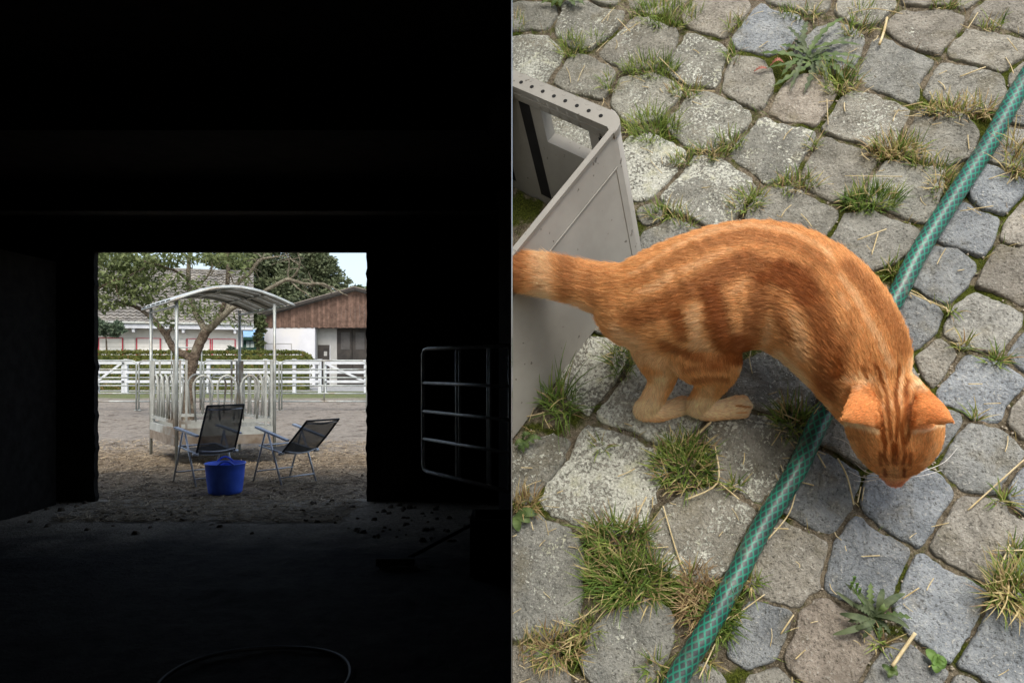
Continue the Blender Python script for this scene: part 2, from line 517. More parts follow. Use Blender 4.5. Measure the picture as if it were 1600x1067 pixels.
panel(FL, FRt, 3, 'f'); panel(RL, FL, 4, 'l'); panel(FRt, RR, 4, 'r'); panel(RR, RL, 3, 'b')
MB().prism([Z(FL, 0.40), Z(FRt, 0.40), Z(RR, 0.40), Z(RL, 0.40)], (0, 0, 0.02)).build('tray_floor', M['rust'], feeder)
# roof: arched sheet on two arched beams
d = (FRt - FL).normalized(); sd = side.normalized()
def roof_pt(t, s, lift=0.0):
    """t 0..1 across the arch, s 0..1 front to back"""
    o = FL - d * 0.10 - sd * 0.10
    Lw = fw + 0.36; Ls = side.length + 0.28
    z = 2.43 + 0.30 * math.sin(math.pi * (0.06 + 0.88 * t)) - 0.05
    return Z(o + d * Lw * t + sd * Ls * s, z + lift)
sheet_m = pmat('pale_roof_sheet', lin(168, 176, 176), lin(196, 202, 202), 5, 0.5, 0.1, 0.1, 0.003, c3=lin(150, 156, 152))
nseg = 12
for i in range(6):                       # six sheets side by side, front to back
    b = MB(); vs_ = []; s0, s1 = i / 6 + 0.004, (i + 1) / 6 - 0.004
    for k in range(nseg + 1):
        t = k / nseg
        for s, l in ((s0, 0), (s0 + 0.02, 0.018), (s1 - 0.02, 0.018), (s1, 0)):
            vs_.append(roof_pt(t, s, l)); vs_.append(roof_pt(t, s, l - 0.006))
    fs = []
    for k in range(nseg):
        for j in range(3):
            a = k * 8 + j * 2; c = a + 8
            fs += [(a, a + 2, c + 2, c), (a + 1, c + 1, c + 3, a + 3)]
        a = k * 8; c = a + 8
        fs += [(a, c, c + 1, a + 1), (a + 6, a + 7, c + 7, c + 6)]
    b.add(vs_, fs)
    b.build('roof_sheet', sheet_m, feeder)
for s in (0.0, 0.5, 1.0):
    MB().tube([roof_pt(k / 20, s, -0.022) for k in range(21)], 0.02, 8).build('roof_arch', M['galv'], feeder, True)
for t in (0.0, 0.22, 0.5, 0.78, 1.0):
    MB().tube([roof_pt(t, 0, -0.02), roof_pt(t, 1, -0.02)], 0.016, 8).build('roof_purlin', M['galv'], feeder, True)
MB().tube([Z(FL, 2.36), Z(RL, 2.36)], 0.02, 8).build('roof_brace', M['galv'], feeder, True)
MB().tube([Z(FRt, 2.36), Z(RR, 2.36)], 0.02, 8).build('roof_brace', M['galv'], feeder, True)

# ---- folding recliner chairs
def mesh_fabric():
    m, nt, b = new_mat('dark_mesh_fabric')
    co = objco(nt)
    w1 = nt.nodes.new('ShaderNodeTexChecker'); w1.inputs['Scale'].default_value = 190
    nt.links.new(co, w1.inputs['Vector'])
    b.inputs['Base Color'].default_value = lin(62, 65, 64)
    b.inputs['Roughness'].default_value = 0.8
    tr = nt.nodes.new('ShaderNodeBsdfTransparent')
    ms = nt.nodes.new('ShaderNodeMixShader')
    ms.inputs[0].default_value = 0.13
    nt.links.new(b.outputs[0], ms.inputs[1]); nt.links.new(tr.outputs[0], ms.inputs[2])
    nt.links.new(ms.outputs[0], nt.nodes['Material Output'].inputs['Surface'])
    return m
M['mesh'] = mesh_fabric()
M['darktrim'] = pmat('dark_chair_trim', lin(40, 42, 44), lin(54, 56, 58), 20, 0.6, 0, 0)
def chair(loc, head, rec, blen, label, seat_tilt=0.06):
    loc = Vector(loc)
    fw_ = Vector((math.cos(R(head)), math.sin(R(head)), 0)); lt = Vector((-fw_.y, fw_.x, 0))   # forward, left
    def L(x, y, z): return loc + fw_ * x + lt * y + Vector((0, 0, z))
    ch = empty('folding_chair', loc, label, 'chair', 'folding chairs in front of the feeder')
    hw = 0.27
    sh = 0.40
    piv = (-0.22, sh)                               # back hinge
    bx, bz = -math.sin(R(rec)), math.cos(R(rec))
    for s in (-1, 1):
        y = s * hw
        apex = (0.10, 0.645)
        MB().tube([L(0.40, y, 0.0), L(apex[0] + 0.02, y, apex[1])], 0.0125, 8).build('front_leg', M['alu'], ch, True)
        MB().tube([L(-0.22, y * 0.93, 0.0), L(apex[0] - 0.01, y * 0.93, apex[1] - 0.01)], 0.0125, 8).build('rear_leg', M['alu'], ch, True)
        # armrest: flat tapered bar
        a0 = L(0.32, y * 1.02, 0.69); a1 = L(piv[0] + bx * 0.22, y * 1.02, piv[1] + bz * 0.22 + 0.02)
        dd = (a1 - a0); up = Vector((0, 0, 1)); up = (up - dd.normalized() * up.dot(dd.normalized())).normalized()
        MB().prism([a0 - lt * 0.028, a0 + lt * 0.028, a1 + lt * 0.022, a1 - lt * 0.022], up * 0.022).build('armrest', M['armrest'], ch)
        # back side rail and seat rail
        MB().tube([L(piv[0] - bx * 0.02, y * 0.9, piv[1]), L(piv[0] + bx * blen * 0.5, y * 0.9, piv[1] + bz * blen * 0.5), L(piv[0] + bx * blen, y * 0.86, piv[1] + bz * blen)], 0.0125, 8).build('back_rail', M['darktrim'], ch, True)
        MB().tube([L(piv[0] - 0.02, y * 0.9, sh), L(0.30, y * 0.9, sh + seat_tilt)], 0.0125, 8).build('seat_rail', M['alu'], ch, True)
        MB().tube([L(piv[0], y * 0.9 - 0.02 * s, piv[1]), L(piv[0], y * 0.9 + 0.045 * s, piv[1])], 0.022, 10).build('hinge_knob', M['alu'], ch, True)
    MB().tube([L(0.33, -hw, 0.13), L(0.33, hw, 0.13)], 0.009, 8).build('stretcher', M['alu'], ch, True)
    MB().tube([L(-0.18, -hw * 0.93, 0.09), L(-0.18, hw * 0.93, 0.09)], 0.009, 8).build('stretcher', M['alu'], ch, True)
    MB().tube([L(0.30, -hw * 0.9, sh + seat_tilt), L(0.30, hw * 0.9, sh + seat_tilt)], 0.012, 8).build('front_bar', M['alu'], ch, True)
    for q, bow in ((0.07, 0.05), (0.93, 0.02)):
        MB().tube([L(piv[0] + bx * blen * q + bz * bow * -math.sin(math.pi * k / 8), hw * 0.88 * (1 - k / 4), piv[1] + bz * blen * q + bx * bow * math.sin(math.pi * k / 8)) for k in range(9)], 0.010, 8).build('back_bar', M['alu'], ch, True)
    def sling(fn, n, nm):
        b = MB(); vs_ = []; m = 8
        for i in range(n + 1):
            for k in range(m + 1):
                t = k / m; yy = hw * 0.87 * (1 - 2 * t)
                x, z, sag = fn(i / n)
                s_ = sag * math.sin(math.pi * t)
                vs_.append(L(x[0] + x[1] * s_, yy, z[0] + z[1] * s_))
        b.add(vs_, [(i * (m + 1) + k, i * (m + 1) + k + 1, (i + 1) * (m + 1) + k + 1, (i + 1) * (m + 1) + k) for i in range(n) for k in range(m)])
        b.build(nm, M['mesh'], ch, True)
    sling(lambda t: ((piv[0] + bx * blen * t, -bz), (piv[1] + bz * blen * t, bx), 0.03), 10, 'back_sling')
    sling(lambda t: ((piv[0] + 0.52 * t, 0), (sh + seat_tilt * t, -1), 0.03), 8, 'seat_sling')
    b = MB()
    t1 = [L(piv[0] + bx * blen, hw * 0.88 * (1 - k / 4), piv[1] + bz * blen) for k in range(9)]
    b.tube(t1, 0.012, 8); b.build('top_bar', M['darktrim'], ch, True)
    return ch
c1 = G(325, 754); c2 = G(452, 752)
chair((c1.x, c1.y, 0.0), 137, 24, 0.66, 'upright dark mesh folding chair directly behind the blue tub')
chair((c2.x, c2.y, 0.0), 140, 50, 0.66, 'reclined dark mesh folding chair standing right of the blue tub')

# ---- blue tub
def tub_mat():
    m, nt, b = new_mat('blue_flexible_plastic')
    co = geopos(nt)
    c = mix(nt, ramp(nt, noise(nt, 9, 4, 0.6, co), 0.35, 0.7), lin(60, 104, 234), lin(76, 120, 244))
    nt.links.new(c, b.inputs['Base Color'])
    b.inputs['Roughness'].default_value = 0.38
    return m
tp = G(352, 771)
tub = empty('flexible_tub', (tp.x, tp.y, 0), 'royal blue flexible tub with two handles in front of chair', 'tub')
b = MB(); n = 40; prof = [(0.0, 0.006), (0.165, 0.006), (0.185, 0.02), (0.192, 0.06), (0.204, 0.16), (0.206, 0.165), (0.214, 0.26), (0.222, 0.345), (0.231, 0.35), (0.231, 0.362), (0.218, 0.362), (0.205, 0.26), (0.18, 0.03), (0.0, 0.025)]
vs_ = []
for (r_, z_) in prof:
    for k in range(n):
        a = 2 * math.pi * k / n
        vs_.append((tp.x + max(r_, 1e-4) * math.cos(a), tp.y + max(r_, 1e-4) * math.sin(a), z_))
fs = [(i * n + k, i * n + (k + 1) % n, (i + 1) * n + (k + 1) % n, (i + 1) * n + k) for i in range(len(prof) - 1) for k in range(n)]
b.add(vs_, fs); tm = tub_mat(); b.build('body', tm, tub, True)
for a0 in (R(112), R(292)):
    pts = []
    for k in range(11):
        t = k / 10; a = a0 + R(-24 + 48 * t)
        pts.append((tp.x + 0.226 * math.cos(a), tp.y + 0.226 * math.sin(a), 0.35 + 0.055 * math.sin(math.pi * t)))
    MB().tube(pts, 0.010, 8).build('handle', tm, tub, True)

# ---- old tree behind the feeder
TY = GD(656)
tree = empty('walnut_tree', (W(296, 656, TY).x, TY, 0), 'old crooked tree with bare pale branches spreading behind the hay feeder', 'tree')
def limb(pts, nm, mat, n=4):
    """pts: (u, v, depth offset, radius in px)"""
    sp = spline(pts, n)
    q = [W(p[0], p[1], TY + p[2]) for p in sp]
    q = [x + Vector((random.uniform(-1, 1), 0, random.uniform(-1, 1))) * 0.012 for x in q]
    MB().tube(q, [max(p[3] * 0.86, 0.25) * TY / F for p in sp], 9).build(nm, mat, tree, True)
limb([(295, 660, 0, 13), (296, 630, 0, 11), (297, 595, 0, 10), (300, 568, 0, 10.5), (304, 555, 0, 10)], 'trunk', M['bark'])
limb([(302, 566, 0, 8), (292, 556, 0.1, 7), (272, 545, 0.2, 6.5), (262, 528, 0.3, 6), (250, 512, 0.3, 5), (232, 492, 0.4, 4), (208, 478, 0.5, 3.2), (180, 471, 0.6, 2.4)], 'limb', M['bark'])
limb([(262, 530, 0.3, 4), (264, 518, 0.3, 3.5), (269, 510, 0.3, 2)], 'limb', M['bark'])
limb([(303, 560, 0, 9), (311, 540, 0, 9), (320, 520, 0, 8.5), (328, 512, 0, 8)], 'limb', M['bark'])
limb([(324, 516, 0, 7), (338, 504, -0.2, 6.5), (352, 490, -0.3, 5.5), (368, 478, -0.4, 4.5), (388, 468, -0.5, 4), (412, 456, -0.6, 3.6), (440, 440, -0.7, 3.2), (452, 437, -0.7, 3), (465, 440, -0.8, 2.8), (480, 444, -0.8, 2.5), (500, 443, -0.9, 2.2), (514, 450, -0.9, 1.8), (518, 458, -0.9, 1.2)], 'limb', M['bark_pale'])
limb([(503, 443, -0.9, 1.5), (520, 449, -1, 1.3), (535, 458, -1, 1.0), (543, 462, -1, .6)], 'branch', M['bark_pale'])
limb([(452, 437, -0.7, 2.0), (462, 428, -0.8, 1.8), (468, 415, -0.9, 1.4), (467, 400, -1, 1.0), (462, 388, -1, .8)], 'branch', M['bark_pale'])
limb([(452, 437, -0.7, 1.6), (450, 425, -0.7, 1.3), (452, 410, -0.8, 1.0), (446, 395, -0.8, .7)], 'branch', M['bark_pale'])
limb([(455, 440, -0.7, 1.6), (465, 450, -0.8, 1.3), (478, 458, -0.8, 1.0), (490, 466, -0.8, .6)], 'branch', M['bark_pale'])
limb([(468, 415, -.9, 1.0), (455, 405, -.9, .8), (450, 398, -.9, .6), (440, 392, -.9, .5)], 'branch', M['bark_pale'])
limb([(322, 518, 0, 6.5), (312, 500, 0.3, 5.5), (303, 482, 0.5, 5), (297, 458, 0.6, 4.6), (294, 430, 0.7, 4.2), (296, 405, 0.8, 3.5), (300, 380, 0.8, 3)], 'limb', M['bark_pale'])
limb([(355, 487, -0.3, 4.5), (362, 460, 0, 4.2), (374, 440, 0.2, 4), (392, 425, 0.3, 3.6), (400, 412, 0.3, 3.0), (412, 404, 0.4, 2.4), (430, 402, 0.4, 1.6), (445, 400, .4, 1)], 'limb', M['bark_pale'])
limb([(340, 502, -0.2, 4.5), (352, 470, 0.4, 4.2), (356, 440, 0.6, 4), (357, 410, 0.7, 3.8), (355, 380, .8, 3.5)], 'limb', M['bark'])
limb([(296, 440, .6, 2.5), (275, 424, .2, 2.2), (250, 415, -.2, 1.8), (225, 408, -.4, 1.3)], 'branch', M['bark'])
limb([(297, 460, .6, 2), (318, 440, .8, 1.8), (330, 420, .8, 1.5), (338, 398, .8, 1.2)], 'branch', M['bark_pale'])
limb([(150, 452, -.2, 2.0), (175, 440, -.3, 2.0), (197, 434, -.3, 1.7), (225, 418, -.4, 1.2)], 'branch', M['bark'])
limb([(182, 440, -.3, 1.2), (183, 455, -.3, 1.0), (187, 468, -.3, .8)], 'branch', M['bark'])
for i in range(46):
    u0, v0 = random.choice([(395, 420), (360, 430), (300, 420), (465, 420), (490, 442), (430, 442), (330, 430), (410, 405), (455, 405)])
    a = random.uniform(0, 2 * math.pi); l = random.uniform(14, 38)
    limb([(u0, v0, 0, .8), (u0 + l * .5 * math.cos(a) + random.uniform(-4, 4), v0 + l * .5 * math.sin(a), .1, .6), (u0 + l * math.cos(a), v0 + l * math.sin(a) + 3, .2, .35)], 'twig', M['bark_pale'], 3)
def leaves(blobs, size, aspect=0.38, droop=0.6):
    """blobs: (centre, radii, count): one leafy crown mesh; every leaf a folded blade"""
    b = MB()
    for c, rad, cnt in blobs:
        for i in range(cnt):
            while True:
                q = Vector((random.uniform(-1, 1), random.uniform(-1, 1), random.uniform(-1, 1)))
                if q.length <= 1: break
            p = Vector(c) + Vector((q.x * rad[0], q.y * rad[1], q.z * rad[2]))
            ax = Vector((random.gauss(0, 1), random.gauss(0, 1), random.gauss(0, 0.6) - droop)).normalized()
            s_ = ax.cross(Vector((random.gauss(0, 1), random.gauss(0, 1), random.gauss(0, 1)))).normalized()
            nrm = ax.cross(s_)
            l = size * random.uniform(0.6, 1.3); w = l * aspect
            b.add([p, p + ax * l * 0.5 + s_ * w * 0.5 + nrm * w * 0.15, p + ax * l, p + ax * l * 0.5 - s_ * w * 0.5 + nrm * w * 0.15], [(0, 1, 2), (0, 2, 3)])
    return b
blobs = []
def lb(u, v, ru, rv, n, dy=0.0, rd=0.7):
    k = TY / F
    blobs.append((W(u, v, TY + dy), (ru * k, rd, rv * k), n))
for (u, v, ru, rv, n) in [(165, 405, 30, 22, 420), (205, 405, 30, 20, 380), (165, 440, 25, 22, 330), (200, 440, 26, 20, 320), (225, 425, 26, 22, 260), (150, 470, 16, 16, 150), (175, 470, 22, 12, 110), (250, 405, 24, 16, 240), (212, 462, 18, 12, 140), (240, 450, 20, 14, 120),
                          (285, 400, 22, 12, 150), (330, 400, 26, 12, 150), (370, 405, 20, 12, 110), (280, 440, 20, 16, 110), (265, 480, 22, 18, 110), (300, 480, 18, 18, 90), (335, 490, 24, 18, 120), (350, 460, 18, 16, 70), (320, 450, 20, 20, 90), (255, 500, 14, 10, 60), (375, 500, 14, 14, 40), (385, 430, 16, 16, 40)]:
    lb(u, v, ru, rv, int(n * 1.15))
leaves(blobs, 0.17).build('crown', M['leaf_tree'], tree, fixn=False)

# ---- pipe fence panels
PY = GD(641)
pz = [W(0, r, PY).z for r in (563.5, 577, 590, 602.5, 614.5, 627)]
def pipe_panel(u0, u1, label, extra=None):
    A, C = W(u0, 0, PY), W(u1, 0, PY)
    t = empty('pipe_fence_panel', ((A.x + C.x) / 2, PY, 0), label, 'fence', 'steel pipe panels across the paddock')
    r = 0.028; top = pz[0]; cr = 0.13
    def q(x, z): return (x, PY, z)
    MB().tube([q(A.x, 0), q(A.x, top - cr), q(A.x + cr * .3, top - cr * .3), q(A.x + cr, top), q(C.x - cr, top), q(C.x - cr * .3, top - cr * .3), q(C.x, top - cr), q(C.x, 0)], r, 8).build('frame', M['galv'], t, True)
    for z in pz[1:]:
        MB().tube([q(A.x, z), q(C.x, z)], r * 0.9, 8).build('rail', M['galv'], t, True)
    n = max(1, round((C.x - A.x) / 1.5))
    if n > 1:
        for i in range(1, n):
            x = A.x + (C.x - A.x) * i / n
            MB().tube([q(x, pz[-1]), q(x, pz[0])], r * 0.8, 8).build('upright', M['galv'], t, True)
    for x in (A.x, C.x):
        MB().bb((x - 0.06, PY - 0.04, -0.01), (x + 0.06, PY + 0.04, 0.02)).build('foot', M['galv'], t)
pipe_panel(112, 213, 'steel pipe fence panel at the left edge of the doorway')
pipe_panel(217, 313, 'steel pipe fence panel behind the left side of the feeder')
pipe_panel(318, 436, 'steel pipe fence panel behind the right side of the feeder')
pipe_panel(440, 573, 'steel pipe fence panel at the right edge of the doorway')
A = W(268, 543, PY + 1.5); C = W(315, 543, PY + 1.5)
t = empty('gate_arch', ((A.x + C.x) / 2, PY + 1.5, 0), 'raised pipe arch standing behind the crooked tree trunk', 'gate frame')
MB().tube([(A.x, A.y, 0), (A.x, A.y, A.z - .12), (A.x + .04, A.y, A.z - .03), (A.x + .12, A.y, A.z), (C.x - .12, A.y, A.z), (C.x - .04, A.y, A.z - .03), (C.x, A.y, A.z - .12), (C.x, A.y, 0)], 0.024, 8).build('frame', M['galv'], t, True)

# ---- white timber fence with gates
WY = GD(614)
wf = empty('white_fence', (W(330, 0, WY).x, WY, 0), 'white painted post and rail fence in front of the hedge', 'fence')
wr = [W(0, r, WY).z for r in (567, 581.5, 596)]
def wx(u): return (u - 800) / F * WY
def wpost(par, u, w=0.17, top=562):
    z = W(0, top, WY).z
    b = MB(); b.bb((wx(u) - w / 2, WY - 0.07, -0.05), (wx(u) + w / 2, WY + 0.07, z)); b.bb((wx(u) - w / 2 - 0.02, WY - 0.09, z), (wx(u) + w / 2 + 0.02, WY + 0.09, z + 0.035))
    b.build('post', M['white_paint'], par)
for u in (120, 197.5, 240, 284, 326, 370, 415, 460, 500): wpost(wf, u)
for (u0, u1) in ((198, 240), (240, 284), (284, 326), (326, 370), (370, 415), (415, 460), (460, 500)):
    for z in wr:
        MB().bb((wx(u0) + 0.002, WY - 0.125, z - 0.075), (wx(u1) - 0.002, WY - 0.073, z + 0.075)).build('rail', M['white_paint'], wf)
def wgate(u0, u1, flip, label):
    g = empty('white_gate', (wx((u0 + u1) / 2), WY, 0), label, 'gate', 'white gates in the far fence')
    for u in (u0, u1): wpost(g, u, 0.14, 563)
    for z in wr: MB().bb((wx(u0), WY - 0.122, z - 0.07), (wx(u1), WY - 0.072, z + 0.07)).build('rail', M['white_paint'], g)
    a = Vector((wx(u0), WY - 0.15, wr[0 if flip else 2])); c = Vector((wx(u1), WY - 0.15, wr[2 if flip else 0]))
    dd = (c - a).normalized(); pp = Vector((-dd.z, 0, dd.x)) * 0.055
    MB().prism([a - pp, c - pp, c + pp, a + pp], (0, 0.025, 0)).build('brace', M['white_paint'], g)
    for z in (wr[0], wr[2]): MB().bb((wx(u1 if not flip else u0) - 0.02, WY - 0.14, z - 0.03), (wx(u1 if not flip else u0) + 0.12, WY - 0.126, z + 0.03)).build('hinge', M['darktrim'], g)
wgate(153, 192.5, False, 'white gate with rising brace at the left of the fence')
wgate(508, 571, True, 'white gate with falling brace in front of the grey barn doors')

# ---- hedge
HY = 44.0
def hedge():
    h = empty('hedge', (W(320, 0, HY).x, HY, 0), 'clipped green hedge with browned top behind the white fence', 'hedge')
    x0, x1 = W(110, 0, HY).x, W(487, 0, HY).x
    top = W(0, 549, HY).z
    core = MB().bb((x0, HY, 0), (x1 - 0.4, HY + 1.0, top - 0.22)); core.build('core', M['leaf_hedge'], h)
    b = MB()
    for i in range(26000):
        x = random.uniform(x0, x1)
        f_ = random.random()
        if f_ < 0.6: p = Vector((x, HY + random.gauss(0, 0.04), random.uniform(0, top)))
        else: p = Vector((x, HY + random.uniform(0, 1.0), top + random.gauss(0, 0.05) - 0.03))
        e = x1 - x
        if e < 1.1:
            lim = top - 0.9 + math.sqrt(max(0, 1.1 ** 2 - (1.1 - e) ** 2)) * 0.82
            if p.z > lim: p.z = lim + random.gauss(0, 0.05)
        a = Vector((random.gauss(0, 1), random.gauss(0, 1), random.gauss(0, 1))).normalized()
        s_ = a.cross(Vector((random.gauss(0, 1), random.gauss(0, 1), random.gauss(0, 1)))).normalized()
        l = random.uniform(0.07, 0.15)
        b.add([p - a * l * .5, p + s_ * l * 0.3, p + a * l * .5, p - s_ * l * 0.3], [(0, 1, 2, 3)])
    b.build('foliage', M['leaf_hedge'], h, fixn=False)
hedge()

# ---- house with tiled roof
HO = 52.0
def house():
    XR = W(397, 0, HO - 0.8).x; TH = math.atan(403 / F); PVY = HO - 0.9
    t = empty('tiled_house', (XR, PVY, 0), 'long white house with grey tiled roof and red framed shutters', 'house')
    def hx(u):
        k = (u - 800) / F
        return XR - (XR - k * PVY) / (math.cos(TH) - k * math.sin(TH))
    x0, x1 = hx(90), hx(378)
    def zz(v, Y=HO): return W(0, v, Y).z
    wall_m = pmat('cream_render', lin(206, 204, 196), lin(222, 220, 212), 0.8, 0.9, 0, 0.2, 0.01)
    MB().bb((x0, HO, 0), (x1, HO + 6, zz(514))).build('wall', wall_m, t)
    rx1 = XR
    MB().bb((x0, HO - 0.95, zz(516.5)), (rx1 - 0.05, HO - 0.85, zz(509.5))).build('fascia', M['white_paint'], t)
    MB().tube([(x0, HO - 1.02, zz(508.5)), (rx1, HO - 1.02, zz(508.5))], 0.075, 8).build('gutter', M['galv_dull'], t, True)
    for u in (208, 286, 367):
        x = hx(u)
        MB().bb((x - 0.08, HO - 0.86, zz(522)), (x + 0.08, HO, zz(515))).build('beam_end', M['white_paint'], t)
    # roof: every tile a curved step, joined into one sheet of tiles
    roof_m = pmat('grey_concrete_tile', lin(104, 102, 98), lin(136, 133, 127), 2.2, 0.9, 0, 0.3, 0.02, c3=lin(150, 146, 136))
    ez, ey = zz(508), HO - 0.9
    ry = HO + 3.2; rz = W(0, 427, ry).z
    rowsn = 18; tw = 0.36
    b = MB()
    dy, dz = (ry - ey) / rowsn, (rz - ez) / rowsn
    nx_ = int((rx1 - x0) / tw)
    for j in range(rowsn):
        ya, yb = ey + dy * j, ey + dy * (j + 1) + 0.02
        za, zb_ = ez + dz * j + 0.09, ez + dz * (j + 1) - 0.005
        vs_ = []; m = nx_ * 4
        for i in range(m + 1):
            x = x0 + (rx1 - x0) * i / m
            r_ = (0.06, 0.0, -0.03, 0.0)[i % 4]
            vs_ += [(x, ya, za + r_), (x, yb, zb_ + r_), (x, ya + 0.01, za + r_ - 0.06)]
        b.add(vs_, [(i * 3, i * 3 + 3, i * 3 + 4, i * 3 + 1) for i in range(m)] + [(i * 3 + 2, i * 3 + 5, i * 3 + 3, i * 3) for i in range(m)])
    tag(b.build('roof_tiles', roof_m, t, fixn=False), kind='stuff')
    MB().prism([(x0, ey + .06, ez - 0.1), (x0, ry, rz - 0.12), (x0, 2 * ry - ey, ez - 0.1)], (rx1 - x0 - 0.04, 0, 0)).build('roof', roof_m, t)
    MB().tube([(x0, ry, rz + 0.02), (rx1, ry, rz + 0.02)], 0.12, 8).build('ridge', roof_m, t, True)
    red = pmat('red_frame_paint', lin(176, 60, 74), lin(190, 76, 88), 4, 0.6, 0, 0)
    pan = pmat('white_shutter', lin(214, 212, 204), lin(226, 224, 216), 2, 0.7, 0, 0)
    grey = pmat('grey_joint', lin(170, 168, 160), lin(182, 180, 172), 2, 0.7, 0, 0)
    for (u0, u1, fr) in ((151, 187, red), (190.5, 207.5, grey), (211.5, 247, red), (251, 268, grey), (291.5, 326.5, red), (331.5, 366, red), (271, 288, grey)):
        xa, xb = hx(u0), hx(u1); za, zb_ = zz(531), zz(566)
        w = MB().bb((xa, HO - 0.035, zb_), (xb, HO + 0.05, za)).build('shutter', pan, t)
        fw_ = 0.075 if fr is red else 0.04
        b = MB(); b.bb((xa - fw_, HO - 0.06, zb_), (xa, HO, za)); b.bb((xb, HO - 0.06, zb_), (xb + fw_, HO, za)); b.bb((xa - fw_, HO - 0.062, za), (xb + fw_, HO, za + fw_ * .6)); b.build('frame', fr, w)
        b = MB()
        for r_ in (537, 543.5, 550): b.bb((xa, HO - 0.042, zz(r_) - 0.01), (xb, HO - 0.034, zz(r_) + 0.01))
        b.build('joint', grey, w)
    t.rotation_euler = (0, 0, TH)
house()
# ---- green hut
def hut():
    Y = 60.0
    t = empty('garden_hut', (W(390, 0, Y).x, Y, 0), 'small dark green hut with pale blue roof between house and barn', 'hut')
    gm = pmat('green_boards', lin(40, 74, 62), lin(54, 90, 76), 3, 0.7, 0, 0.2, 0.01)
    rm = pmat('pale_blue_roof', lin(128, 170, 206), lin(150, 188, 218), 2, 0.5, 0, 0.1, 0.01)
    xa, xb = W(370, 0, Y).x, W(403, 0, Y).x
    MB().bb((xa, Y, 0), (xb, Y + 2, W(0, 526, Y).z)).build('wall', gm, t)
    z1, z0 = W(0, 516, Y + 1).z, W(0, 527, Y).z
    b = MB(); b.prism([(xa - .3, Y - .3, z0), (xb + .35, Y - .3, z0), (xb - .35, Y + 1, z1), (xa - .1, Y + 1, z1)], (0, 0, 0.06)); b.prism([(xb + .35, Y - .3, z0), (xb + .35, Y + 2.3, z0), (xb - .35, Y + 1, z1)], (0, 0, 0.058)); b.build('roof', rm, t)
    MB().bb((xa - .3, Y - .33, z0 - 0.22), (xb + .33, Y - .28, z0 - 0.01)).build('fascia', gm, t)
    pm = pmat('pale_curtained_pane', lin(176, 190, 186), lin(200, 210, 204), 3, 0.3, 0, 0)
    for (u0, u1) in ((385, 390), (391.5, 397)):
        MB().bb((W(u0, 0, Y).x, Y - 0.03, W(0, 543, Y).z), (W(u1, 0, Y).x, Y - 0.005, W(0, 533, Y).z)).build('pane', pm, t)
hut()
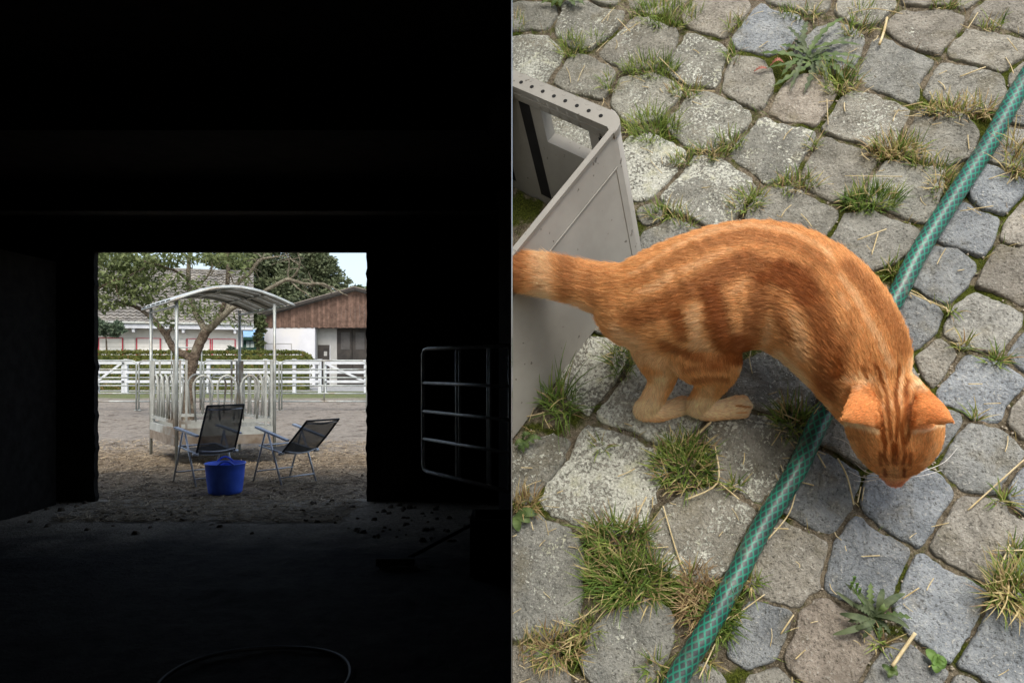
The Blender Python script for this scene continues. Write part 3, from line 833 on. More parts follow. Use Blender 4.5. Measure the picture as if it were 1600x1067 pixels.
# ---- brown and white barn
def far_barn():
    Y = 55.0
    t = empty('gabled_outbuilding', (W(520, 0, Y).x, Y, 0), 'white outbuilding with brown board gable and dark open bay', 'building')
    def X(u, y=Y): return (u - 800) / F * y
    def zz(v, y=Y): return W(0, v, y).z
    wm = pmat('white_render', lin(192, 194, 198), lin(206, 208, 212), 0.6, 0.9, 0, 0.2, 0.01, c3=lin(204, 204, 202))
    gm = pmat('grey_render', lin(146, 146, 142), lin(164, 164, 160), 0.6, 0.9, 0, 0.2, 0.01)
    dk = pmat('dark_door_boards', lin(44, 42, 40), lin(62, 58, 54), 2, 0.85, 0, 0.2, 0.01)
    bw = pmat('brown_gable_boards', lin(84, 66, 56), lin(112, 90, 78), 3.5, 0.9, 0, 0.4, 0.02, rnd=0.22)
    MB().bb((X(413), Y, 0), (X(492), Y + 0.4, zz(511))).build('wall', wm, t)
    MB().bb((X(413), Y + 0.4, 0), (X(413) + 0.4, Y + 9, zz(511))).build('wall', wm, t)
    yi = Y + 0.9
    MB().bb((X(484, yi), yi, 0), (X(526.5, yi), yi + 0.3, zz(500))).build('inner_wall', gm, t)
    MB().bb((X(526.5, yi) + .002, yi + 0.05, 0), (X(700, yi), yi + 0.3, zz(500))).build('inner_wall', dk, t)
    MB().bb((X(492) - 0.3, Y + 0.42, 0), (X(492), yi, zz(511))).build('wall', gm, t)
    dr = MB().bb((X(493, yi), yi - 0.06, 0), (X(515, yi), yi - 0.002, zz(539, yi))).build('door', dk, t)
    MB().bb((X(506.5, yi), yi - 0.09, zz(556, yi)), (X(511.5, yi), yi - 0.062, zz(549, yi))).build('notice', gm, dr)
    MB().bb((X(515, yi) + .02, yi - 0.05, 0), (X(516.2, yi), yi - 0.003, zz(539, yi))).build('door_frame', wm, t)
    for (u0, u1) in ((528, 550), (551, 573), (574, 596)):
        d_ = MB().bb((X(u0, yi), yi - 0.08, 0), (X(u1, yi), yi + 0.04, zz(513, yi))).build('sliding_door', dk, t)
        MB().bb((X(u0 + 5, yi), yi - 0.10, zz(546, yi)), (X(u1 - 3, yi), yi - 0.082, zz(519, yi))).build('panel', pmat('faded_panel', lin(66, 64, 62), lin(78, 76, 74), 2, .8, 0, 0), d_)
    w = MB().bb((X(416), Y - 0.03, zz(552)), (X(455), Y - 0.003, zz(537.5))).build('window', wm, t)
    b = MB(); b.bb((X(415), Y - 0.05, zz(537.5)), (X(456), Y - 0.002, zz(536.6))); b.bb((X(415), Y - 0.05, zz(552)), (X(416), Y - 0.002, zz(537.4))); b.bb((X(455), Y - 0.05, zz(552)), (X(456), Y - 0.002, zz(537.4))); b.build('frame', gm, w)
    # gable boards one by one
    def roofrow(u): return 452 + abs(u - 555) * (0.283 if u < 555 else 0.25)
    u = 411.0; k = 0
    while u < 640:
        e = u + 3.6
        za, zb_ = zz(roofrow(u) + 3), zz(roofrow(e) + 3)
        z0 = zz(511.5) - (0.02 if k % 3 else 0.05)
        MB().prism([(X(u) + .004, Y - 0.04 - .012 * (k % 2), z0), (X(e) - .004, Y - 0.04 - .012 * (k % 2), z0), (X(e) - .004, Y - 0.04 - .012 * (k % 2), zb_), (X(u) + .004, Y - 0.04 - .012 * (k % 2), za)], (0, 0.04, 0)).build('gable_board', bw, t)
        u = e; k += 1
    MB().bb((X(411), Y + 0.02, zz(513)), (X(640), Y + 0.3, zz(509))).build('beam', dk, t)
    rm = pmat('weathered_roof_edge', lin(120, 112, 102), lin(146, 140, 130), 2, 0.8, 0, 0.2, 0.01)
    for (u0, u1) in ((406, 555), (555, 660)):
        a = Vector((X(u0), Y - 0.5, zz(roofrow(u0)) - 0.02)); c = Vector((X(u1), Y - 0.5, zz(roofrow(u1)) - 0.02))
        MB().prism([a, c, c + Vector((0, 0, 0.20)), a + Vector((0, 0, 0.20))], (0, 10, 0)).build('roof', rm, t)
        MB().prism([a - Vector((0, .03, .02)), c - Vector((0, .03, .02)), c + Vector((0, -.03, 0.14)), a + Vector((0, -.03, 0.14))], (0, 0.027, 0)).build('barge_board', dk, t)
far_barn()
# ---- trees far behind
def far_tree(name, u, Y, blobs_, mat, label, leaf, seed, group='trees behind the buildings', trunk_r=0.25):
    random.seed(seed)
    t = empty(name, ((u - 800) / F * Y, Y, 0), label, 'tree', group)
    x = (u - 800) / F * Y
    top = max(W(0, bv - rv, Y).z for (bu, bv, ru, rv, n) in blobs_)
    MB().tube([(x, Y, -0.1), (x + .1, Y, top * .4), (x, Y, top * .8)], [trunk_r, trunk_r * .7, trunk_r * .2], 8).build('trunk', M['bark'], t, True)
    bl = []
    for (bu, bv, ru, rv, n) in blobs_:
        k = Y / F
        # many small clumps inside the big one
        m = max(6, n // 90)
        for i in range(m):
            while True:
                q = Vector((random.uniform(-1, 1), random.uniform(-1, 1), random.uniform(-1, 1)))
                if 0.35 < q.length <= 1: break
            c = W(bu + q.x * ru * .85, bv - q.z * rv * .85, Y) + Vector((0, q.y * ru * k * .8, 0))
            r_ = random.uniform(.16, .34) * min(ru, rv) * k
            bl.append((c, (r_ * 1.25, r_ * 1.2, r_), n // m))
    leaves(bl, leaf, 0.5, 0.2).build('crown', mat, t, fixn=False)
far_tree('spruce_tree', 430, 74, [(430, 400, 44, 40, 4200), (440, 445, 46, 36, 4200), (400, 440, 32, 44, 2600), (430, 490, 40, 30, 2200)], M['leaf_far2'], 'tall dense dark tree above the roof corner of the tiled house', 0.42, 11)
far_tree('spruce_tree', 492, 78, [(486, 396, 34, 28, 3600), (500, 420, 34, 30, 4000), (518, 448, 36, 24, 3400), (475, 440, 34, 40, 2800), (545, 466, 24, 12, 1000)], M['leaf_far2'], 'tall dense dark tree directly above the brown gable', 0.42, 12)
far_tree('broadleaf_tree', 372, 70, [(372, 405, 34, 30, 2200), (350, 400, 34, 26, 1800)], M['leaf_far'], 'mid green tree rising over the ridge of the tiled house', 0.36, 13)
far_tree('broadleaf_tree', 402, 53, [(403, 500, 13, 30, 1500), (405, 530, 10, 22, 700)], M['leaf_far'], 'narrow dark shrubby tree in the gap between house and barn', 0.26, 14)
far_tree('broadleaf_tree', 566, 96, [(562, 462, 20, 18, 900), (585, 458, 30, 18, 900)], M['leaf_far'], 'distant hazy tree at the right edge of the doorway sky', 0.42, 15)
far_tree('broadleaf_tree', 165, 66, [(165, 410, 40, 18, 900), (215, 408, 30, 12, 500)], M['leaf_far'], 'distant tree behind the leafy left branches', 0.36, 18)
far_tree('weeping_shrub', 165, 47, [(162, 508, 30, 17, 2400), (180, 512, 16, 13, 900)], M['leaf_grey'], 'rounded grey green shrub crown in front of the house wall', 0.20, 16, 'shrubs by the house', 0.1)
far_tree('low_shrub', 372, 46.5, [(370, 546, 26, 6, 900), (345, 549, 12, 4, 300)], M['leaf_grey'], 'low pale shrub peeping over the hedge beside the hut', 0.14, 17, 'shrubs by the house', 0.05)
random.seed(21)
# ---- hill on the horizon
b = MB(); vs_ = []; n = 40
for i in range(n + 1):
    x = -420 + 600 * i / n
    z = 8 + 14 * math.exp(-((x + 60) / 90) ** 2) + fbm(x, 0, 0.02, 9) * 4
    vs_ += [(x, 420, -1), (x, 420, z), (x, 520, -1)]
b.add(vs_, [(i * 3, i * 3 + 3, i * 3 + 4, i * 3 + 1) for i in range(n)] + [(i * 3 + 1, i * 3 + 4, i * 3 + 5, i * 3 + 2) for i in range(n)])
tag(b.build('hills', pmat('wooded_hill', lin(92, 106, 96), lin(112, 124, 112), 0.05, 1, 0, 0)), kind='structure')
# ---- straw and clods on the paddock
def litter():
    b = MB()
    for i in range(17000):
        y = 7.0 + 7.6 * random.random() ** 1.25
        x = random.uniform(-0.62, -0.17) * y
        if y < DOORY + .15 and not (DX0 + .1 < x < DX1 - .05): continue
        l = random.uniform(0.03, 0.13); a = random.uniform(0, math.pi * 2); w = random.uniform(0.003, 0.006)
        z = (gz(x, y) if y > DOORY + .14 else 0.012) + 0.006
        d_ = Vector((math.cos(a), math.sin(a), random.uniform(-.1, .25))) * l; s_ = Vector((-math.sin(a), math.cos(a), .3)) * w
        p = Vector((x, y, z))
        b.add([p - s_, p + d_ - s_, p + d_ + s_, p + s_], [(0, 1, 2, 3)])
    tag(b.build('straw_litter', M['straw_old'], fixn=False), 'loose straw scattered over the paddock earth', 'straw', kind='stuff')
    b = MB()
    for i in range(420):
        y = 6.2 + 6.5 * random.random(); x = random.uniform(-0.66, -0.1) * y
        if y < DOORY and random.random() < .4: x = random.uniform(-0.24, -0.05) * y
        if x < BARN_L + .1 and y < DOORY + .2: continue
        if DOORY - .1 < y < DOORY + .2 and not (DX0 + .1 < x < DX1 - .1): continue
        r_ = random.uniform(0.008, 0.03) if y > DOORY else random.uniform(0.01, 0.045)
        z = gz(x, y) if y > DOORY else 0.01
        vs_ = []
        for k in range(6):
            a = 2 * math.pi * k / 6; q = random.uniform(.7, 1.3)
            vs_.append((x + r_ * q * math.cos(a), y + r_ * q * math.sin(a), z - .01))
        for k in range(5):
            a = 2 * math.pi * k / 5 + .4; q = random.uniform(.4, .7)
            vs_.append((x + r_ * q * math.cos(a), y + r_ * q * math.sin(a), z + r_ * random.uniform(.4, .8)))
        f_ = [(6 + k, 6 + (k + 1) % 5, (k + 1) % 6) for k in range(5)] + [(k, (k + 1) % 6, 6 + k % 5) for k in range(6)] + [(6, 7, 8, 9, 10)]
        b.add(vs_, f_)
    tag(b.build('earth_clods', pmat('clod_earth', lin(70, 62, 52), lin(104, 92, 76), 20, .95, 0, .5, .01), smooth=True), 'dark clods of earth and dung on the ground by the threshold', 'clods', kind='stuff')
litter()
# ================================================================== COBBLED BANK RIGHT OF THE BARN
X0 = 0.0007                         # face of the partition
def soil_mat():
    m, nt, b = new_mat('joint_soil')
    co = geopos(nt)
    n1 = noise(nt, 90, 5, 0.7, co); n2 = noise(nt, 14, 4, 0.6, co); n3 = noise(nt, 420, 3, 0.7, co)
    c = mix(nt, ramp(nt, n1, 0.35, 0.65), lin(92, 84, 70), lin(146, 136, 116))
    c = mix(nt, ramp(nt, n3, 0.56, 0.68), c, lin(176, 166, 146))
    c = mix(nt, ramp(nt, n3, 0.40, 0.30), c, lin(58, 50, 40))
    moss = mix(nt, ramp(nt, n3, 0.35, 0.65), lin(52, 60, 20), lin(96, 104, 42))
    c = mix(nt, ramp(nt, n2, 0.48, 0.58), c, moss)
    nt.links.new(c, b.inputs['Base Color'])
    b.inputs['Roughness'].default_value = 1.0
    b.inputs['Specular IOR Level'].default_value = 0.1
    bump(nt, b, mth(nt, 'ADD', n1, n3), 1.0, 0.006)
    return m
def stone_mat():
    m, nt, b = new_mat('basalt_cobble')
    co = objco(nt)
    oi = nt.nodes.new('ShaderNodeObjectInfo')
    sp = nt.nodes.new('ShaderNodeSeparateColor'); nt.links.new(oi.outputs['Color'], sp.inputs[0])
    lich, blue, warm = sp.outputs[0], sp.outputs[1], sp.outputs[2]
    va = nt.nodes.new('ShaderNodeVectorMath'); va.operation = 'ADD'
    cb = nt.nodes.new('ShaderNodeCombineXYZ')
    for i in range(3): nt.links.new(mth(nt, 'MULTIPLY', oi.outputs['Random'], 3.0 + i), cb.inputs[i])
    nt.links.new(co, va.inputs[0]); nt.links.new(cb.outputs[0], va.inputs[1])
    v = va.outputs[0]
    n1 = noise(nt, 28, 6, 0.68, v); n2 = noise(nt, 260, 4, 0.7, v); n3 = noise(nt, 9, 3, 0.6, v)
    grey = mix(nt, ramp(nt, n1, 0.3, 0.7), lin(122, 122, 112), lin(162, 161, 149))
    bl = mix(nt, ramp(nt, n1, 0.3, 0.7), lin(120, 127, 132), lin(154, 160, 163))
    wm = mix(nt, ramp(nt, n1, 0.3, 0.7), lin(130, 122, 110), lin(166, 157, 144))
    c = mix(nt, blue, grey, bl)
    c = mix(nt, warm, c, wm)
    # brownish dirt film in broad soft patches
    c = mix(nt, ramp(nt, noise(nt, 17, 4, 0.6, v), 0.52, 0.70, 0, 0.55), c, lin(118, 112, 90))
    # grain: dark pits and pale crystals
    c = mix(nt, ramp(nt, n2, 0.46, 0.33, 0, 0.75), c, lin(62, 60, 54))
    c = mix(nt, ramp(nt, n2, 0.56, 0.68, 0, 0.65), c, lin(190, 188, 178))
    k = ramp(nt, oi.outputs['Random'], 0, 1, 0.95, 1.28)
    cc = nt.nodes.new('ShaderNodeCombineColor')
    for i in range(3): nt.links.new(k, cc.inputs[i])
    c = mix(nt, 1.0, c, cc.outputs[0], 'MULTIPLY')
    # lichen crusts
    big = noise(nt, 20, 3, 0.6, v); fine = noise(nt, 230, 5, 0.62, v, 0.4)
    s_ = mth(nt, 'ADD', mth(nt, 'MULTIPLY', fine, 0.75), mth(nt, 'MULTIPLY', big, 0.45))
    th = mth(nt, 'SUBTRACT', 0.875, mth(nt, 'MULTIPLY', lich, 0.37))
    lm = ramp(nt, mth(nt, 'SUBTRACT', s_, th), 0.0, 0.025)
    lc = mix(nt, ramp(nt, noise(nt, 300, 3, 0.7, v), 0.35, 0.65), lin(186, 188, 174), lin(226, 228, 216))
    lc = mix(nt, ramp(nt, noise(nt, 40, 2, 0.5, v), 0.58, 0.70, 0, 0.45), lc, lin(190, 190, 156))
    c = mix(nt, mth(nt, 'MULTIPLY', lm, ramp(nt, lich, 0.02, 0.12)), c, lc)
    nt.links.new(c, b.inputs['Base Color'])
    b.inputs['Roughness'].default_value = 0.82
    b.inputs['Specular IOR Level'].default_value = 0.25
    h = mth(nt, 'ADD', mth(nt, 'ADD', mth(nt, 'MULTIPLY', n1, 1.4), mth(nt, 'MULTIPLY', n2, 0.45)), mth(nt, 'MULTIPLY', lm, 0.16))
    bump(nt, b, h, 1.0, 0.011)
    return m
M['soil'] = soil_mat(); M['stone'] = stone_mat()
O0 = P(1200, 533)
def BP(a, bq, h): return O0 + BA * a + BB * bq + BN * h
def AB(u, v, h=0.0):
    q = P(u, v, h) - O0
    return q.dot(BA), q.dot(BB)
# soil bed: a fine sheet over a solid wedge that reaches down to the yard
b = MB(); nA, nB = 150, 150
a0, a1, b0, b1 = -0.75, 2.0, -1.05, 1.35
vs_ = []
for j in range(nB + 1):
    for i in range(nA + 1):
        a = a0 + (a1 - a0) * i / nA; bq = b0 + (b1 - b0) * j / nB
        vs_.append(BP(a, bq, 0.0002 + 0.0022 * fbm(a, bq, 18, 3) + 0.0016 * fbm(a, bq, 50, 4)))
b.add(vs_, [(j * (nA + 1) + i, j * (nA + 1) + i + 1, (j + 1) * (nA + 1) + i + 1, (j + 1) * (nA + 1) + i) for j in range(nB) for i in range(nA)])
cob = b.build('cobbled_ground', M['soil'], smooth=True, clipx=X0)
tag(cob, 'steep yard of weathered basalt cobbles with grassy joints', kind='structure')
b = MB()
cs = [BP(a0, b0, -0.05), BP(a1, b0, -0.05), BP(a1, b1, -0.05), BP(a0, b1, -0.05)]
b.add(cs + [Vector((q.x, q.y + 0.9, -0.3)) for q in cs], [(0, 1, 2, 3), (4, 7, 6, 5), (0, 4, 5, 1), (1, 5, 6, 2), (2, 6, 7, 3), (3, 7, 4, 0)])
b.build('earth_core', M['soil'], cob, clipx=X0)
S = 0.375
ST = {
 (800, 0): [
  ([(-40, 20), (80, 10), (200, 55), (170, 110), (60, 120), (-40, 110)], .45, 0, 0), ([(210, 50), (330, 20), (440, 60), (420, 150), (330, 210), (200, 160), (175, 110)], .6, 0, 0),
  ([(5, 180), (80, 160), (170, 175), (210, 240), (190, 290), (130, 320), (0, 285), (-40, 230)], .75, 0, 0), ([(175, 325), (250, 250), (330, 245), (430, 295), (395, 375), (340, 400)], .5, 0, .1),
  ([(350, 235), (420, 165), (530, 115), (680, 155), (700, 190), (660, 250), (560, 270), (440, 285)], .5, 0, .2), ([(330, -20), (440, -10), (420, 30), (340, 20)], .4, 0, 0),
  ([(480, -40), (720, -40), (720, 10), (600, 30), (490, 15)], .3, 0, .2), ([(740, 60), (800, 0), (980, 30), (990, 60), (940, 110), (870, 160), (800, 150), (750, 110)], .25, 0, .5),
  ([(980, 75), (1040, 50), (1170, 70), (1200, 130), (1130, 190), (1000, 205), (920, 180)], .1, .9, 0), ([(650, 250), (720, 165), (790, 155), (880, 200), (885, 290), (860, 370), (760, 345), (690, 310)], .65, 0, 0),
  ([(430, 400), (450, 340), (560, 335), (690, 380), (660, 440), (560, 480), (520, 500), (460, 450)], .6, 0, 0), ([(870, 370), (900, 270), (990, 260), (1060, 330), (1050, 440), (980, 455), (930, 430)], .45, 0, .3),
  ([(675, 500), (740, 440), (800, 395), (900, 420), (985, 470), (980, 540), (890, 575), (790, 605), (700, 560)], .65, 0, 0), ([(490, 620), (560, 600), (690, 640), (700, 690), (650, 760), (560, 820), (480, 790), (460, 700)], .9, 0, 0),
  ([(620, 830), (700, 750), (770, 685), (900, 700), (1000, 760), (970, 800), (900, 890), (800, 935), (700, 880)], .7, .1, 0), ([(975, 560), (1060, 500), (1190, 530), (1250, 570), (1220, 640), (1130, 720), (1060, 740), (980, 700), (930, 650)], .6, .1, 0),
  ([(550, 880), (600, 870), (620, 920), (570, 940)], .4, 0, 0), ([(580, 960), (700, 930), (780, 960), (740, 1010), (600, 1080), (560, 1020)], .5, .2, 0),
  ([(100, 480), (180, 440), (300, 440), (420, 520), (380, 600), (200, 600)], .6, 0, 0), ([(-40, -80), (160, -80), (180, -12), (60, 5), (-40, 12)], .4, 0, 0)],
 (1200, 0): [
  ([(290, 0), (520, -20), (530, 40), (400, 85), (300, 50)], .55, 0, .1), ([(520, 110), (550, 60), (680, 50), (800, 90), (790, 140), (720, 235), (640, 225), (530, 180)], .4, 0, .45),
  ([(860, 80), (900, 10), (1080, -20), (1130, 100), (1080, 150), (980, 125), (870, 110)], .3, 0, .4), ([(740, 210), (800, 150), (900, 130), (1040, 175), (1060, 190), (1030, 260), (960, 300), (850, 275), (760, 250)], .35, 0, .3),
  ([(400, 280), (440, 200), (520, 185), (620, 225), (695, 260), (640, 340), (600, 410), (560, 435), (480, 390), (400, 340)], .35, .25, 0), ([(650, 370), (700, 290), (780, 270), (900, 300), (970, 350), (960, 420), (900, 450), (780, 430), (670, 400)], .4, .1, .1),
  ([(10, 480), (100, 370), (200, 330), (260, 390), (240, 450), (190, 510), (60, 515)], .25, 0, .8), ([(250, 520), (300, 450), (400, 405), (560, 440), (580, 500), (540, 580), (430, 605), (290, 580)], .6, 0, .2),
  ([(570, 570), (620, 490), (720, 475), (840, 540), (860, 590), (820, 640), (700, 680), (590, 640)], .2, .1, .1), ([(170, 690), (230, 595), (300, 600), (420, 650), (430, 710), (370, 770), (260, 830), (180, 790)], .35, 0, .2),
  ([(420, 780), (480, 710), (600, 700), (720, 720), (690, 800), (660, 910), (580, 910), (500, 870)], .45, .1, 0), ([(-60, 880), (30, 810), (150, 830), (260, 880), (260, 960), (200, 1000), (60, 1000), (-60, 960)], .35, .1, .1),
  ([(260, 1000), (340, 920), (480, 920), (600, 960), (620, 1010), (520, 1070), (330, 1130), (250, 1060)], .15, .2, .1), ([(700, 1010), (780, 885), (900, 890), (945, 920), (930, 1000), (870, 1068), (760, 1040)], .05, .9, 0),
  ([(860, 780), (920, 690), (1020, 740), (1040, 800), (980, 890), (880, 880)], .05, .95, 0), ([(970, 990), (1040, 880), (1110, 850), (1140, 1000), (1090, 1040), (1000, 1020)], .1, .2, .5),
  ([(900, 640), (950, 560), (1060, 545), (1110, 600), (1100, 700), (1000, 700), (910, 680)], .1, .3, .2), ([(1000, 500), (1060, 420), (1140, 410), (1150, 520), (1060, 530)], .1, .4, 0),
  ([(1010, 330), (1050, 290), (1120, 280), (1110, 395), (1040, 385)], .2, .1, .3), ([(120, 200), (280, 130), (390, 180), (360, 260), (200, 280)], .2, .5, 0),
  ([(0, -60), (240, -60), (260, 15), (200, 40), (20, 30)], .3, .1, .1), ([(545, -60), (760, -60), (760, 15), (650, 35), (560, 20)], .3, 0, .4), ([(780, -60), (900, -60), (880, 5), (800, 25)], .3, 0, .3)],
 (800, 400): [
  ([(840, 720), (900, 670), (1010, 655), (1100, 690), (1190, 730), (1150, 830), (1070, 960), (1010, 1010), (930, 980), (860, 900)], .62, 0, .1),
  ([(360, 650), (430, 580), (540, 470), (640, 500), (740, 560), (800, 640), (720, 720), (640, 780), (520, 730), (420, 700)], .85, 0, 0), ([(230, 500), (330, 370), (400, 340), (470, 420), (440, 480), (370, 600), (330, 640), (250, 560)], .8, 0, 0),
  ([(360, 325), (410, 255), (460, 280), (450, 345), (400, 335)], .5, 0, 0)],
 (1200, 400): [
  ([(600, 110), (680, -30), (780, -40), (860, 30), (840, 100), (760, 170), (720, 190), (640, 160)], .12, .7, 0), ([(870, 110), (930, 40), (960, -20), (1120, -40), (1140, 130), (1060, 200), (960, 170)], .12, .1, .5),
  ([(740, 310), (820, 190), (930, 180), (1045, 240), (1030, 310), (960, 390), (890, 400), (760, 360)], .15, .3, .1), ([(530, 220), (580, 160), (700, 220), (710, 270), (670, 340), (620, 395), (580, 370), (540, 290)], .2, .7, 0),
  ([(610, 440), (680, 370), (760, 375), (770, 430), (740, 500), (690, 560), (640, 520)], .2, .1, .3), ([(695, 570), (760, 490), (830, 415), (940, 450), (1030, 500), (1035, 560), (980, 640), (900, 700), (800, 650), (720, 610)], .06, 1, 0),
  ([(1010, 420), (1060, 340), (1130, 330), (1140, 460), (1060, 465)], .05, .9, 0), ([(720, 870), (770, 760), (860, 700), (960, 750), (1035, 820), (1020, 860), (950, 960), (880, 980), (780, 930)], .25, .5, 0),
  ([(1005, 660), (1060, 600), (1130, 590), (1140, 730), (1060, 740)], .1, .2, .4), ([(740, 640), (810, 660), (790, 730), (720, 830), (660, 850), (640, 800), (690, 720)], .2, .7, 0),
  ([(-150, 560), (-90, 470), (20, 425), (110, 480), (200, 590), (160, 640), (40, 660), (-100, 635)], .5, .1, 0), ([(215, 770), (290, 680), (420, 700), (440, 870), (330, 840)], .2, .3, .2),
  ([(430, 620), (540, 420), (600, 460), (680, 600), (600, 700), (480, 700)], .2, .3, .2), ([(120, 380), (300, 200), (480, 330), (420, 560), (230, 620)], .2, .3, .2)],
 (800, 667): [
  ([(130, 260), (240, 120), (330, 30), (470, 40), (590, 110), (620, 180), (570, 270), (560, 380), (440, 420), (300, 380), (170, 350)], .88, 0, 0), ([(-60, 130), (20, 110), (150, 60), (240, 80), (220, 150), (130, 260), (60, 290), (-60, 270)], .55, .1, 0),
  ([(-60, 420), (110, 390), (200, 430), (270, 520), (260, 640), (260, 760), (200, 840), (80, 870), (-60, 850)], .5, .2, 0), ([(600, 390), (700, 330), (850, 265), (960, 310), (990, 370), (920, 500), (870, 590), (760, 630), (660, 590), (590, 500)], .58, 0, .2),
  ([(310, 980), (360, 870), (440, 800), (540, 740), (650, 780), (650, 880), (600, 990), (570, 1090), (400, 1090)], .45, .2, 0), ([(-60, 960), (60, 930), (140, 960), (210, 1040), (200, 1130), (-60, 1130)], .25, 0, .4),
  ([(720, 1040), (770, 1000), (860, 1060), (840, 1130), (700, 1120)], .3, .2, .1)],
 (1200, 667): [
  ([(45, 345), (120, 200), (190, 110), (300, 140), (370, 245), (330, 320), (265, 435), (190, 425), (90, 385)], .12, .75, 0), ([(400, 330), (420, 230), (480, 180), (620, 175), (700, 220), (755, 260), (710, 350), (640, 480), (560, 460), (450, 415)], .1, 1, 0),
  ([(235, 640), (300, 480), (370, 385), (450, 430), (570, 510), (560, 570), (500, 680), (430, 720), (300, 690)], .02, .95, 0), ([(690, 490), (760, 380), (830, 310), (960, 340), (1050, 410), (1060, 460), (980, 540), (900, 640), (790, 590), (710, 540)], .15, .2, .4),
  ([(580, 640), (610, 560), (660, 555), (780, 620), (890, 690), (860, 780), (800, 880), (745, 960), (650, 890), (580, 800), (555, 760)], .04, 1, 0), ([(810, 990), (880, 880), (930, 760), (1000, 780), (1140, 840), (1150, 1080), (1060, 1120), (920, 1080)], .05, .95, 0),
  ([(-60, 430), (60, 385), (220, 470), (230, 540), (200, 660), (150, 720), (30, 735), (-90, 640), (-100, 540)], .25, .1, .4), ([(70, 985), (130, 830), (190, 725), (290, 770), (420, 880), (430, 950), (380, 1060), (340, 1140), (150, 1070)], .12, 0, 1),
  ([(390, 1060), (450, 970), (560, 930), (700, 1000), (740, 1050), (700, 1140), (380, 1140)], .05, .7, .1), ([(-130, 860), (-60, 745), (20, 745), (90, 790), (70, 860), (20, 960), (-50, 1000), (-140, 940)], .2, .8, 0),
  ([(1010, 270), (1060, 200), (1140, 190), (1140, 350), (1040, 350)], .05, .9, 0), ([(1030, 640), (1060, 570), (1140, 560), (1140, 760), (1060, 740)], .05, .9, 0),
  ([(740, 1080), (830, 1040), (920, 1100), (900, 1170), (740, 1170)], .05, .6, .2), ([(-60, 1040), (40, 1010), (120, 1080), (100, 1170), (-60, 1170)], .3, .1, .2)],
}
def resample(pp, step):
    out = []
    n0 = len(pp)
    for i in range(n0):
        p = np.array(pp[i], float); q = np.array(pp[(i + 1) % n0], float)
        k = max(2, int(round(np.linalg.norm(q - p) / step)))
        for j in range(k): out.append(p + (q - p) * j / k)
    return out
def soften(pts, it):
    for _ in range(it):
        pts = [0.25 * pts[i - 1] + 0.5 * pts[i] + 0.25 * pts[(i + 1) % len(pts)] for i in range(len(pts))]
    return pts
def grow_all(polys, reach, gap):
    """let every stone swell into the soil until a narrow joint is left"""
    outs = [soften(resample(p, 6.0), 2) for p in polys]
    cs_ = [np.mean(np.array(o), axis=0) for o in outs]
    for step in range(int(reach / 1.5)):
        allp = np.concatenate([np.array(o) for o in outs]); own = np.concatenate([[i] * len(o) for i, o in enumerate(outs)])
        for i, o in enumerate(outs):
            oth = allp[own != i]
            arr = np.array(o)
            dv = arr - cs_[i]; dv /= np.linalg.norm(dv, axis=1)[:, None]
            cand = arr + dv * 1.5
            d2 = ((cand[:, None, :] - oth[None, :, :]) ** 2).sum(2).min(1)
            ok = d2 > gap * gap
            arr[ok] = cand[ok]
            outs[i] = [q for q in arr]
    return [soften(o, 1) for o in outs]
def stone(out0, col, seed, top=1.0):
    """out0: outline on the bank, already dense"""
    rs = random.Random(seed)
    c = np.mean(np.array(out0), axis=0)
    out = []
    for p in out0:
        p = np.array(p); dv = p - c
        k = 1 + 0.04 * fbm(p[0], p[1], 45, seed % 17) + 0.04 * fbm(p[0], p[1], 120, seed % 13)
        out.append(c + dv * k)
    n = len(out)
    tx, ty = rs.uniform(-.03, .03), rs.uniform(-.03, .03); base = rs.uniform(-0.0012, 0.0018)
    b = MB(); vs_ = []
    prof = [(1.01, -0.03), (1.0, -0.003), (0.987, 0.0022), (0.962, 0.0042), (0.91, 0.0050), (0.76, 0.0054), (0.5, 0.0056), (0.25, 0.0056)]
    for fr, h in prof:
        for p in out:
            q = c + (p - c) * fr
            hh = h * top + base + (q - c)[0] * tx + (q - c)[1] * ty
            if h > 0: hh += 0.0034 * fbm(q[0], q[1], 26, seed % 29) + 0.0022 * fbm(q[0], q[1], 90, seed % 23)
            vs_.append(BP(q[0], q[1], hh))
    vs_.append(BP(c[0], c[1], prof[-1][1] * top + base + 0.0030 * fbm(c[0], c[1], 26, seed % 29)))
    m = len(prof)
    fs = [(i * n + k, i * n + (k + 1) % n, (i + 1) * n + (k + 1) % n, (i + 1) * n + k) for i in range(m - 1) for k in range(n)]
    fs += [((m - 1) * n + k, (m - 1) * n + (k + 1) % n, m * n) for k in range(n)]
    b.add(vs_, fs)
    o = b.build('cobblestone', M['stone'], cob, True, clipx=X0)
    o.color = (col[0], col[1], col[2], 1)
    return o
si = 100
spolys, scols = [], []
for (ox, oy), lst in ST.items():
    for poly, li, blu, wa in lst:
        spolys.append([(ox + x * S, oy + y * S) for x, y in poly]); scols.append((li, blu, wa))
stone_px = grow_all(spolys, 15, 6.5)
for o_, c_ in zip(stone_px, scols):
    stone([AB(q[0], q[1]) for q in o_], c_, si); si += 1
